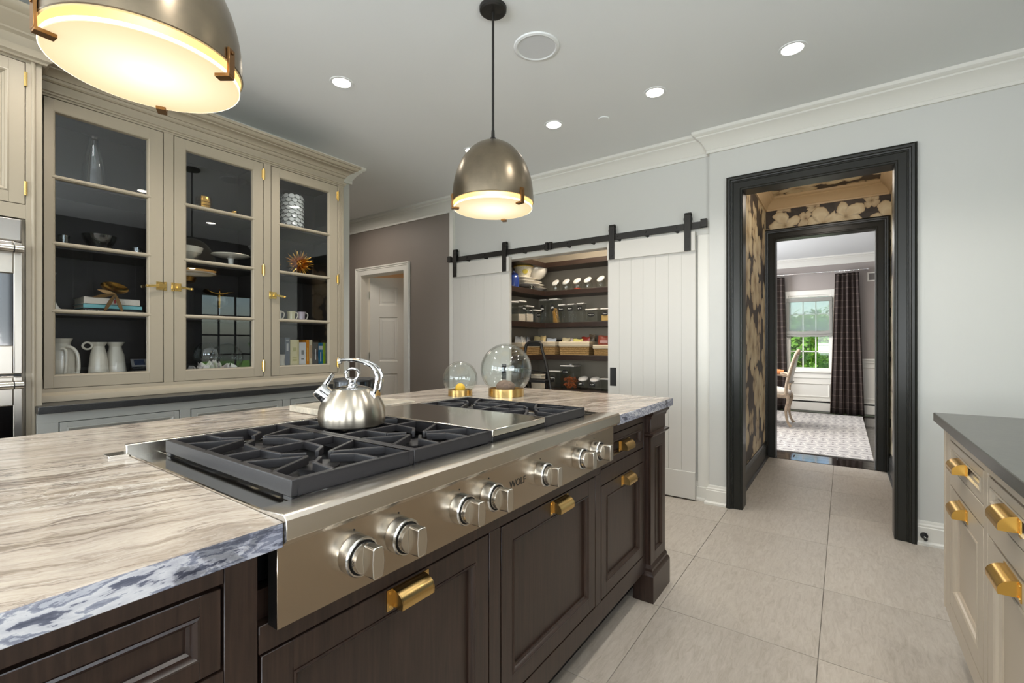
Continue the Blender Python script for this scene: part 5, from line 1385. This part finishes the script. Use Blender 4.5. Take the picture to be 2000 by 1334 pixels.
basket(-2.135, -1.79, .105, 'lower linen lined woven basket cut off by the right sliding door')
t = basket(-2.985, -2.75, .13, 'linen lined basket on the left return of the second shelf', 4.02, 4.36)
random.seed(5)
def packet(x, y, z, w, h, d, col, label, tilt=0, rz=0, name='snack_packet'):
    t = local_thing(name, label, 'packet', (x, y, z), rz)
    n = 6; mb = MB(); vs = []; fs = []
    for i in range(n+1):
        for j in range(n+1):
            for s in (0, 1):
                u, v = i/n, j/n; th = d*(math.sin(PI*u)*math.sin(PI*v))**.5*(1 if s else -1)+.0008*(1 if s else -1)
                vs.append(((u-.5)*w+.004*math.sin(9*v), th+tilt*v*h, v*h+.004*math.sin(7*u)))
    id_ = lambda i, j, s: (i*(n+1)+j)*2+s
    for i in range(n):
        for j in range(n):
            fs.append((id_(i, j, 0), id_(i+1, j, 0), id_(i+1, j+1, 0), id_(i, j+1, 0))); fs.append((id_(i, j, 1), id_(i, j+1, 1), id_(i+1, j+1, 1), id_(i+1, j, 1)))
    for i in range(n): fs.append((id_(i, 0, 0), id_(i, 0, 1), id_(i+1, 0, 1), id_(i+1, 0, 0))); fs.append((id_(i, n, 0), id_(i+1, n, 0), id_(i+1, n, 1), id_(i, n, 1)))
    for j in range(n): fs.append((id_(0, j, 0), id_(0, j+1, 0), id_(0, j+1, 1), id_(0, j, 1))); fs.append((id_(n, j, 0), id_(n, j, 1), id_(n, j+1, 1), id_(n, j+1, 0)))
    mb.add(vs, fs, True); mb.build('wrapper', mat('foil_wrapper', col, .35), t)
    MB().box(-w*.3, w*.3, -d-.002, -d*.8, h*.42, h*.62).build('print_band', mat('wrapper_print', tuple(min(255, int(c*.6+90)) for c in col), .4), t); return t
zb = sz[1]+.085
packet(-2.50, 4.52, zb+.008, .09, .095, .02, (206, 190, 150), 'cream packet at the left end of the middle basket', 0, .2)
packet(-2.415, 4.53, zb+.008, .08, .085, .02, (224, 206, 196), 'white and pink packet in the middle basket', 0, -.1)
packet(-2.345, 4.50, zb+.008, .12, .082, .02, (216, 206, 120), 'yellow packet in the middle basket', 0, .05)
packet(-2.265, 4.53, zb+.008, .11, .105, .02, (150, 50, 36), 'red brown packet in the middle basket', 0, -.15)
packet(-2.225, 4.60, zb+.008, .07, .13, .015, (110, 92, 70), 'tall brown packet at the back right of the middle basket', 0, .1)
packet(-2.045, 4.52, sz[1]+.075, .13, .135, .03, (150, 74, 56), 'dark red crisp bag in the right basket', 0, .25)
packet(-1.955, 4.53, sz[1]+.075, .11, .105, .03, (136, 100, 84), 'brown crisp bag in the right basket', 0, -.2)
packet(-2.86, 4.52, zb+.008, .11, .115, .02, (226, 204, 150), 'pale yellow packet in the basket behind the ladder', 0, .3)
packet(-2.79, 4.50, zb+.008, .10, .12, .02, (222, 196, 140), 'cream and gold packet in the basket behind the ladder', 0, -.3)
packet(-2.69, 4.52, zb+.008, .12, .090, .02, (206, 210, 216), 'silver and white packet in the basket behind the ladder', 0, .1)
packet(-2.635, 4.60, zb+.008, .07, .075, .02, (30, 28, 26), 'black packet in the basket behind the ladder', 0, .1)
for i, (y, c, lb) in enumerate(((4.08, (196, 196, 196), 'grey clip bag in the left return basket'), (4.17, (224, 222, 216), 'white bag in the left return basket'), (4.27, (150, 150, 154), 'dark grey bag in the left return basket'))):
    packet(-2.84, y, sz[1]+.08, .12, .12, .025, c, lb, 0, rad(90)+.2*i)
# lowest visible shelf
canister(-2.622, 4.54, sz[0], .155, .196, 'short clear canister with an oval label on the lowest shelf', oval=(-.02, .118, .072, .046), seed=21)
canister(-2.455, 4.54, sz[0], .165, .262, 'tall clear canister of orange snacks on the lowest shelf', oval=(-.025, .190, .074, .048), fill='pretzel', knob=True, seed=22)
canister(-2.02, 4.54, sz[0], .11, .135, 'small clear canister cut off by the sliding door, lowest shelf', seed=23)
for x, lb in ((-2.295, 'clear round jar with domed white lid, left of the two'), (-2.157, 'clear round jar with domed white lid, right of the two')):
    t = local_thing('domed_lid_jar', lb, 'jar', (x, 4.53, sz[0]), 0, 'domed lid jars on the lowest shelf')
    MB().lathe([(0, .003), (.042, 0), (.052, .012), (.054, .055), (.048, .092), (.042, .104)], (0, 0, 0), 30).build('body', m_jarglass, t)
    MB().lathe([(0, .022), (.030, .020), (.052, .010), (.054, .002), (.050, -.004), (.0, -.004)], (0, 0, .114), 30, ax=(0, -.38, .92)).build('lid', m_lid, t)
    l = MB().prism([(-.032, -.016), (.032, -.016), (.032, .016), (-.032, .016)], X3, Z3, (0, -1, 0), .0012, (-.006, -.0545, .062)).build('label', m_label, t)
    mb = MB(); scribble(mb, (-.006, -.0565, .066), (0, -1, 0), .055, .05, int(-x*100)); mb.build('lettering', m_chalk, l)
# step ladder
ld = thing('step_ladder', 'folded black step ladder standing in the pantry doorway', 'ladder', (-2.5, 3.98, 0))
mb = MB(); LYf = 3.93
fr_ = smooth([(-2.745, LYf-.10, .02), (-2.70, LYf, .75), (-2.672, LYf+.04, 1.12), (-2.655, LYf+.05, 1.180), (-2.60, LYf+.052, 1.196), (-2.53, LYf+.052, 1.196), (-2.488, LYf+.05, 1.178), (-2.47, LYf+.04, 1.12), (-2.372, LYf, .87), (-2.16, LYf-.10, .02)], 6)
mb.tube(fr_, .0155, 12); mb.build('front_frame', m_blackmetal, ld)
MB().box(-2.665, -2.485, LYf+.040, LYf+.062, 1.158, 1.196).build('handle_grip', m_rubber, ld, bev=.006)
for s, a, b in ((-1, -2.61, -2.74), (1, -2.405, -2.60)): MB().tube([(a, LYf+.02, .90), (b, LYf+.30, .02)], .0125, 10).build('rear_leg', m_blackmetal, ld)
MB().box(-2.67, -2.35, LYf-.10, LYf+.08, .800, .828).build('step', m_rubber, ld, bev=.006)
MB().box(-2.69, -2.30, LYf-.16, LYf+.06, .50, .528).build('step', m_rubber, ld, bev=.006)
MB().tube([(-2.70, LYf-.01, .93), (-2.385, LYf-.01, .90)], .007, 8).build('brace', m_blackmetal, ld)
MB().tube([(-2.70, LYf+.26, .20), (-2.58, LYf+.26, .20)], .007, 8).build('brace', m_blackmetal, ld)
# step stool/box behind the ladder
t = thing('cream_storage_box', 'cream box standing behind the step ladder', 'box', (-2.78, 4.36, .6845))
MB().box(-2.86, -2.70, 4.31, 4.42, .6845, .825).build('box', m_cream, t, bev=.004); MB().box(-2.865, -2.695, 4.305, 4.425, .825, .842).build('lid', m_cream, t, bev=.004)

# ================================================================== GREY WALL DOORWAY: six-panel door ajar
dt_ = local_thing('door_4', 'white six-panel door standing open inside the white framed doorway', 'door', (-4.955, YG+TH+.005, .008), rad(38))
DW, DH = .79, 2.02
f = MB(); 
pu = [(.11, .36), (.43, .68)]; pz = [(.24, .80), (.94, 1.52), (1.66, 1.90)]
cols = [(0, .11), (.36, .43), (.68, DW)]; 
for a, b in cols: f.box(a, b, -.036, 0, 0, DH)
zs = [0, .24, .80, .94, 1.52, 1.66, 1.90, DH]
for k in range(0, 8, 2):
    for a, b in pu: f.box(a, b, -.036, 0, zs[k], zs[k+1])
f.build('door_frame', m_trim, dt_)
for a, b in pu:
    for c, d in pz:
        mb = MB().box(a, b, -.026, -.010, c, d)
        for sy in (0, -.036):
            mb.sweep([(a, c), (b, c), (b, d), (a, d)], [(0, -.010), (.0, 0), (.006, 0), (.016, -.009), (.030, -.009), (.048, -.002), (.052, -.010)], X3, Z3, (0, -1 if sy else 1, 0), (0, sy, 0), closed=True)
        mb.box(a+.05, b-.05, -.034, -.002, c+.05, d-.05); mb.build('raised_panel', m_trim, dt_)
for z in (.22, 1.02, 1.80): MB().box(-.014, .016, -.010, .012, z-.045, z+.045).cyl((0, .006, z-.05), .008, .10, 12).build('hinge', mat('pale_nickel', (206, 208, 186), .3, metal=.8) if z < .3 else bpy.data.materials['pale_nickel'], dt_)

# ================================================================== DOOR STOP, DINING ROOM
t = local_thing('door_stop', 'small black spring door stop on the baseboard right of the dark doorway', 'door stop', (.384, YW-.018, .058), 0)
MB().lathe([(0, .002), (.016, 0), (.018, -.004), (.018, -.012), (.0, -.012)], (0, 0, 0), 20, ax=(0, 1, 0)).build('base', m_rubber, t)
MB().tube([(0, -.01, 0), (.002, -.05, -.006)], [.007, .005], 10).build('spring', m_chrome, t)
MB().sphere((.002, -.056, -.007), .009, 12).build('tip', m_rubber, t)

def rugmat():
    m, nt, b = newmat('geometric_woven_rug')
    tc = N(nt, 'TexCoord'); sp = N(nt, 'SeparateXYZ'); nt.links.new(tc.outputs['Object'], sp.inputs[0])
    pu_, pv = .205, .21
    v = math_(nt, 'DIVIDE', sp.outputs[1], pv); row = math_(nt, 'FLOOR', v); par = math_(nt, 'MODULO', math_(nt, 'ABSOLUTE', row), 2.0)
    u = math_(nt, 'ADD', math_(nt, 'DIVIDE', sp.outputs[0], pu_), math_(nt, 'MULTIPLY', par, .5))
    fu = math_(nt, 'SUBTRACT', math_(nt, 'FRACT', u), .5); fv = math_(nt, 'SUBTRACT', math_(nt, 'FRACT', v), .5)
    au, av = math_(nt, 'ABSOLUTE', fu), math_(nt, 'ABSOLUTE', fv)
    dash = math_(nt, 'MULTIPLY', math_(nt, 'LESS_THAN', au, .20), math_(nt, 'LESS_THAN', av, .055))
    hexd = math_(nt, 'MAXIMUM', math_(nt, 'MULTIPLY_ADD', au, 1.15, math_(nt, 'MULTIPLY', av, .45)), math_(nt, 'MULTIPLY', av, 1.25))
    line = math_(nt, 'LESS_THAN', math_(nt, 'ABSOLUTE', math_(nt, 'SUBTRACT', hexd, .42)), .035)
    dot = math_(nt, 'MULTIPLY', math_(nt, 'GREATER_THAN', au, .455), math_(nt, 'LESS_THAN', math_(nt, 'ABSOLUTE', math_(nt, 'SUBTRACT', av, .25)), .07))
    f = noise(nt, coords(nt), 120, 3)
    c = mixc(nt, line, ramp(nt, f, [(.3, (178, 175, 174)), (.7, (204, 201, 198))]), (226, 223, 216))
    c = mixc(nt, dash, c, (120, 118, 118)); c = mixc(nt, dot, c, (96, 92, 92))
    nt.links.new(c, b.inputs['Base Color']); b.inputs['Roughness'].default_value = .95; bump(nt, b, f, .4, .002); return m
tag(MB().box(-2.9, .247, 5.885, 9.31, -.005, .010).build('dining_rug', rugmat(), bev=.003), 'pale grey geometric patterned rug on the dark dining room floor', 'rug')
def plaid():
    m, nt, b = newmat('brown_windowpane_plaid')
    uv = N(nt, 'UVMap', uv_map='UVMap'); sp = N(nt, 'SeparateXYZ'); nt.links.new(uv.outputs[0], sp.inputs[0])
    def ln(o, p, w): return math_(nt, 'LESS_THAN', math_(nt, 'FRACT', math_(nt, 'DIVIDE', o, p)), w)
    a = ln(sp.outputs[0], .105, .045); c = ln(sp.outputs[1], .105, .045)
    f = noise(nt, coords(nt), 60, 3)
    base = ramp(nt, f, [(.3, (44, 36, 33)), (.7, (62, 50, 46))])
    col = mixc(nt, math_(nt, 'MULTIPLY', a, .6), base, (128, 112, 100)); col = mixc(nt, math_(nt, 'MULTIPLY', c, .7), col, (140, 126, 114))
    nt.links.new(col, b.inputs['Base Color']); b.inputs['Roughness'].default_value = .85; return m
m_plaid = plaid()
def curtain(xt0, xt1, xb0, xb1, folds, label, seed=0):
    t = thing('curtain', label, 'curtain', ((xb0+xb1)/2, DY-.12, .01))
    n, m = folds*10, 14; me = bpy.data.meshes.new('panel'); vs = []; fs = []; uv = []
    for j in range(m+1):
        v = j/m; z = .012+(2.35-.012)*v
        for i in range(n+1):
            u = i/n; x0, x1 = xb0+(xt0-xb0)*v, xb1+(xt1-xb1)*v
            ph = u*folds*2*PI+seed; amp = .036*(1-.35*v)
            vs.append((x0+(x1-x0)*u+.008*math.sin(ph*2), DY-.12+amp*math.sin(ph)+.010*math.sin(ph*.5+3*v), z))
    for j in range(m):
        for i in range(n): fs.append((j*(n+1)+i, j*(n+1)+i+1, (j+1)*(n+1)+i+1, (j+1)*(n+1)+i))
    org = ORG[t.name]; me.from_pydata([tuple(Vector(p)-org) for p in vs], [], fs)
    l = me.uv_layers.new(name='UVMap'); fw = folds*.16
    for p in me.polygons:
        for li in p.loop_indices:
            vi = me.loops[li].vertex_index; l.data[li].uv = ((vi % (n+1))/n*fw, vs[vi][2])
    me.polygons.foreach_set('use_smooth', [True]*len(me.polygons)); me.materials.append(m_plaid)
    o = bpy.data.objects.new('panel', me); C.objects.link(o); o.parent = t; o.modifiers.new('s', 'SOLIDIFY').thickness = .003
    for i in range(folds+1):
        x = xt0+(xt1-xt0)*i/folds
        MB().tube([(x+.0, DY-.12+.017*math.cos(a), 2.385+.017*math.sin(a)) for a in [2*PI*k/14 for k in range(14)]], .0035, 6, closed=True).build('curtain_ring', m_chrome, t)
    return t
curtain(-.118, .200, -.186, .275, 5, 'dark plaid curtain right of the dining room window')
curtain(-1.22, -.855, -1.30, -.80, 5, 'dark plaid curtain left of the dining room window, half behind the door frame', 1)
cr = thing('curtain_rod', 'thin clear curtain rod above the dining room window', 'curtain rod', (-.5, DY-.12, 2.385))
MB().cyl((-1.35, DY-.12, 2.385), .010, 1.66, 16, ax=X3).build('rod', m_chrome, cr)
for x in (-1.33, .29): MB().box(x-.008, x+.008, DY-.12, DY-.002, 2.375, 2.395).sphere((x+(.03 if x > 0 else -.03), DY-.12, 2.385), .018, 12).build('bracket', m_chrome, cr)
sh = thing('roman_shade', 'sheer grey linen roman shade covering the upper half of the window', 'window shade', (-.49, DY-.05, 1.31))
def sheer():
    m = bpy.data.materials.new('sheer_linen'); m.use_nodes = True; nt = m.node_tree; nt.nodes.remove(nt.nodes['Principled BSDF'])
    d = N(nt, 'BsdfDiffuse'); d.inputs[0].default_value = lin((200, 200, 196)); tl = N(nt, 'BsdfTranslucent'); tl.inputs[0].default_value = lin((250, 250, 248)); tr = N(nt, 'BsdfTransparent'); tr.inputs[0].default_value = lin((240, 244, 244))
    a = N(nt, 'MixShader'); a.inputs[0].default_value = .8; nt.links.new(d.outputs[0], a.inputs[1]); nt.links.new(tl.outputs[0], a.inputs[2])
    b_ = N(nt, 'MixShader'); b_.inputs[0].default_value = .62; nt.links.new(a.outputs[0], b_.inputs[1]); nt.links.new(tr.outputs[0], b_.inputs[2]); nt.links.new(b_.outputs[0], nt.nodes['Material Output'].inputs[0]); return m
m_sheer = sheer(); m_shadecloth = mat('grey_linen_band', (140, 140, 134), .9, bmp=(200, .3, .001))
MB().box(-.785, -.19, DY-.050, DY-.049, 1.40, 1.92).build('sheer_panel', m_sheer, sh)
mb = MB(); mb.box(-.825, -.158, DY-.060, DY-.046, 1.905, 1.975).box(-.825, -.782, DY-.056, DY-.046, 1.36, 1.905).box(-.195, -.158, DY-.056, DY-.046, 1.36, 1.905)
mb.build('linen_border', m_shadecloth, sh, bev=.003)
mb = MB(); n = 24; vs = []; fs = []
pr = [(1.405, 0), (1.385, -.022), (1.355, -.030), (1.335, -.012), (1.345, -.004), (1.325, -.020), (1.305, -.010), (1.312, 0)]
for i in range(n+1):
    u = i/n; x = -.825+.667*u; dz = -.008*math.sin(PI*u)+.003*math.sin(14*u)
    for z, d in pr: vs.append((x, DY-.050+d, z+dz))
k = len(pr)
for i in range(n):
    for j in range(k): fs.append((i*k+j, (i+1)*k+j, (i+1)*k+(j+1) % k, i*k+(j+1) % k))
mb.add(vs, fs, True); mb.build('gathered_hem', m_shadecloth, sh, ang=70)
ht = thing('baseboard_heater', 'long low white baseboard heater under the dining room window', 'heater', (-.6, DY-.05, 0))
MB().box(-3.2, 2.1, DY-.055, DY-.006, .030, .170).build('cover', m_trim, ht, bev=.003)
MB().box(-3.2, 2.1, DY-.066, DY-.010, .196, .216).build('top_lip', m_trim, ht, bev=.003)
MB().box(-3.2, 2.1, DY-.045, DY-.008, .170, .196).build('slot', m_rubber, ht)
t = thing('wall_vent', 'small white wall vent high up right of the plaid curtain', 'vent', (.42, DY-.01, 2.2))
MB().box(.315, .53, DY-.012, DY-.001, 2.195, 2.345).build('frame', m_trim, t, bev=.002); MB().box(.335, .51, DY-.014, DY-.011, 2.215, 2.325).build('screen', mat('vent_grey', (108, 104, 100), .5), t)
m_chairwood = mat('weathered_cream_wood', (176, 158, 136), .45, var=.12, vs=20); m_seat = mat('ivory_leather_seat', (206, 200, 190), .35); m_armpad = mat('tan_leather_armrest', (190, 118, 64), .4)
def armchair(x, y, rz, label):
    """local: back at +x side, sitter faces -x"""
    t = local_thing('dining_armchair', label, 'chair', (x, y, .0235), rz)
    w = .235
    for s in (-1, 1):
        MB().tube(smooth([(-.03, s*w, .46), (.0, s*w, .38), (-.03, s*w, .22), (-.012, s*w, .08), (.030, s*w, .004)]), [.027]*2+[.026, .025, .025, .024, .023, .022, .021, .020, .019, .018, .017, .016, .015, .015, .015, .016, .017, .019, .021], 10).build('leg', m_chairwood, t)
        MB().tube(smooth([(-.50, s*w, .46), (-.53, s*w, .38), (-.50, s*w, .22), (-.52, s*w, .08), (-.56, s*w, .004)]), .021, 10).build('leg', m_chairwood, t)
        MB().tube(smooth([(-.03, s*w, .44), (-.02, s*w, .60), (.03, s*w*.98, .82), (.085, s*w*.92, 1.00), (.10, s*.15, 1.035)]), .020, 10).build('back_post', m_chairwood, t)
        MB().tube(smooth([(-.005, s*w, .70), (-.12, s*(w+.02), .725), (-.30, s*(w+.03), .715), (-.36, s*(w+.02), .68), (-.34, s*w, .58), (-.36, s*w, .46)]), .017, 10).build('arm', m_chairwood, t)
        MB().tube([(-.10, s*(w+.02), .748), (-.20, s*(w+.026), .752), (-.31, s*(w+.03), .738)], [.020, .026, .020], 12).build('arm_pad', m_armpad, t)
    mb = MB(); mb.tube(smooth([(.085, -w*.92, 1.0), (.105, -.10, 1.05), (.108, 0, 1.062), (.105, .10, 1.05), (.085, w*.92, 1.0)]), .022, 10); mb.tube([(.02, -w, .60), (.02, w, .60)], .016, 10); mb.build('back_rail', m_chairwood, t)
    mb = MB(); mb.obox((.045, 0, .80), Vector((.012, 0, 0)), Vector((0, w-.012, 0)), Vector((.045, 0, .195))); mb.build('back_pad', m_seat, t, bev=.02, seg=3)
    MB().box(-.56, .0, -w-.015, w+.015, .400, .452).build('seat_rail', m_chairwood, t, bev=.01)
    mb = MB().sphere((-.275, 0, .455), .30, 24, 1.0, .88, .30); mb.v = [(a, b_, max(c, .45)) for a, b_, c in mb.v]; mb.build('seat_cushion', m_seat, t)
    return t
armchair(-.625, 7.70, 0, 'cream carved armchair seen from the side, left in the dining room')
armchair(.86, 8.25, PI, 'second cream armchair barely visible at the right of the dining room doorway')
dtb = thing('dining_table', 'dark dining table hidden left of the inner doorway', 'table', (-1.9, 7.7, 0))
MB().box(-2.55, -1.22, 6.9, 8.9, .715, .755).build('table_top', m_darkwood, dtb, bev=.006)
for a in (-2.45, -1.35):
    for b in (7.0, 8.8): MB().lathe([(0, 0), (.025, 0), (.03, .1), (.045, .4), (.04, .70), (0, .715)], (a, b, .0105), 16).build('leg', m_darkwood, dtb)

# ================================================================== OUTDOORS
m_grass = mat('sunlit_lawn', (120, 160, 60), .95, var=.25, vs=1.5)
tag(MB().box(-40, 40, DY+.5, 60, -.55, -.45).build('lawn', m_grass), 'bright green lawn outside the dining room window', 'lawn', kind='structure')
tag(MB().box(3.3, 40, -20, DY+.5, -.55, -.45).build('lawn', m_grass), 'bright green lawn outside the side window', 'lawn', kind='structure')
tag(MB().box(-14, 14, 20, 23, -.44, -.42).build('driveway', mat('pale_driveway', (206, 200, 196), .9)), 'pale strip of driveway beyond the lawn', 'driveway', kind='structure')
def leafmat(name, c1, c2):
    m, nt, b = newmat(name); oi = coords(nt); n = noise(nt, oi, 1.4, 3)
    n2 = noise(nt, oi, 9, 2); f = math_(nt, 'MULTIPLY_ADD', n2, .6, math_(nt, 'MULTIPLY', n, .5))
    nt.links.new(ramp(nt, f, [(.4, c1), (.65, c2)]), b.inputs['Base Color']); b.inputs['Roughness'].default_value = .6
    tl = N(nt, 'BsdfTranslucent'); nt.links.new(ramp(nt, f, [(.4, c2), (.65, (196, 220, 90))]), tl.inputs[0]); mx = N(nt, 'MixShader'); mx.inputs[0].default_value = .4
    nt.links.new(b.outputs[0], mx.inputs[1]); nt.links.new(tl.outputs[0], mx.inputs[2]); nt.links.new(mx.outputs[0], nt.nodes['Material Output'].inputs[0]); return m
m_leaf = leafmat('green_foliage', (34, 84, 30), (112, 160, 52)); m_bark = mat('brown_bark', (84, 66, 50), .9)
def tree(x, y, h, r, label, seed, n=2600, zc=None, name='tree', low=.1):
    random.seed(seed); t = thing(name, label, 'tree', (x, y, -.45))
    mb = MB(); mb.tube([(x, y, -.45), (x+.05, y, h*.3), (x-.05, y+.1, h*.75)], [.16*h/6, .12*h/6, .05], 10)
    for k in range(5):
        a = 1.3*k; mb.tube([(x, y, h*(.25+.08*k)), (x+r*.6*math.cos(a), y+r*.6*math.sin(a), h*(.45+.1*k))], [.05, .02], 6)
    mb.build('trunk', m_bark, t)
    f = MB(); cs = []
    for k in range(22):
        a = random.uniform(0, 2*PI); rr = r*random.uniform(.1, .85); cs.append((x+rr*math.cos(a), y+rr*math.sin(a), h*random.uniform(low+.1, .95), r*random.uniform(.28, .5)))
    for i in range(n):
        c = random.choice(cs); d = Vector((random.gauss(0, 1), random.gauss(0, 1), random.gauss(0, 1))).normalized(); p = Vector(c[:3])+d*c[3]*random.uniform(.55, 1.05)
        s = random.uniform(.05, .11); u = Vector((random.gauss(0, 1), random.gauss(0, 1), random.gauss(0, .6))).normalized(); w = u.cross(d).normalized() if abs(u.dot(d)) < .95 else u.orthogonal()
        f.quad(p-u*s-w*s*.5, p+u*s-w*s*.5, p+u*s*.7+w*s*.6, p-u*s*.7+w*s*.6)
    o = f.build('foliage', m_leaf, t); o['kind'] = 'stuff'; return t
tree(-1.7, 15.6, 1.7, 1.4, 'leafy green tree outside, left through the dining window', 1, 5200)
tree(1.75, 16.4, 1.8, 1.5, 'leafy green tree outside, right through the dining window', 2, 5200)
tree(-.6, 26.5, 2.1, 2.6, 'distant green tree beyond the driveway', 3, 4200, low=0)
tree(-8.6, 28, 2.4, 3, 'distant green tree far left beyond the driveway', 4, 3000, low=0)
tree(7.2, 28, 2.4, 3, 'distant green tree far right beyond the driveway', 5, 3000, low=0)
tree(6.4, 7.4, 2.3, 1.4, 'green tree outside the black framed side window', 6, 2600, low=0)
tree(8.5, -1.2, 6, 2.4, 'green tree outside the right-hand windows', 7, 2400, low=0)
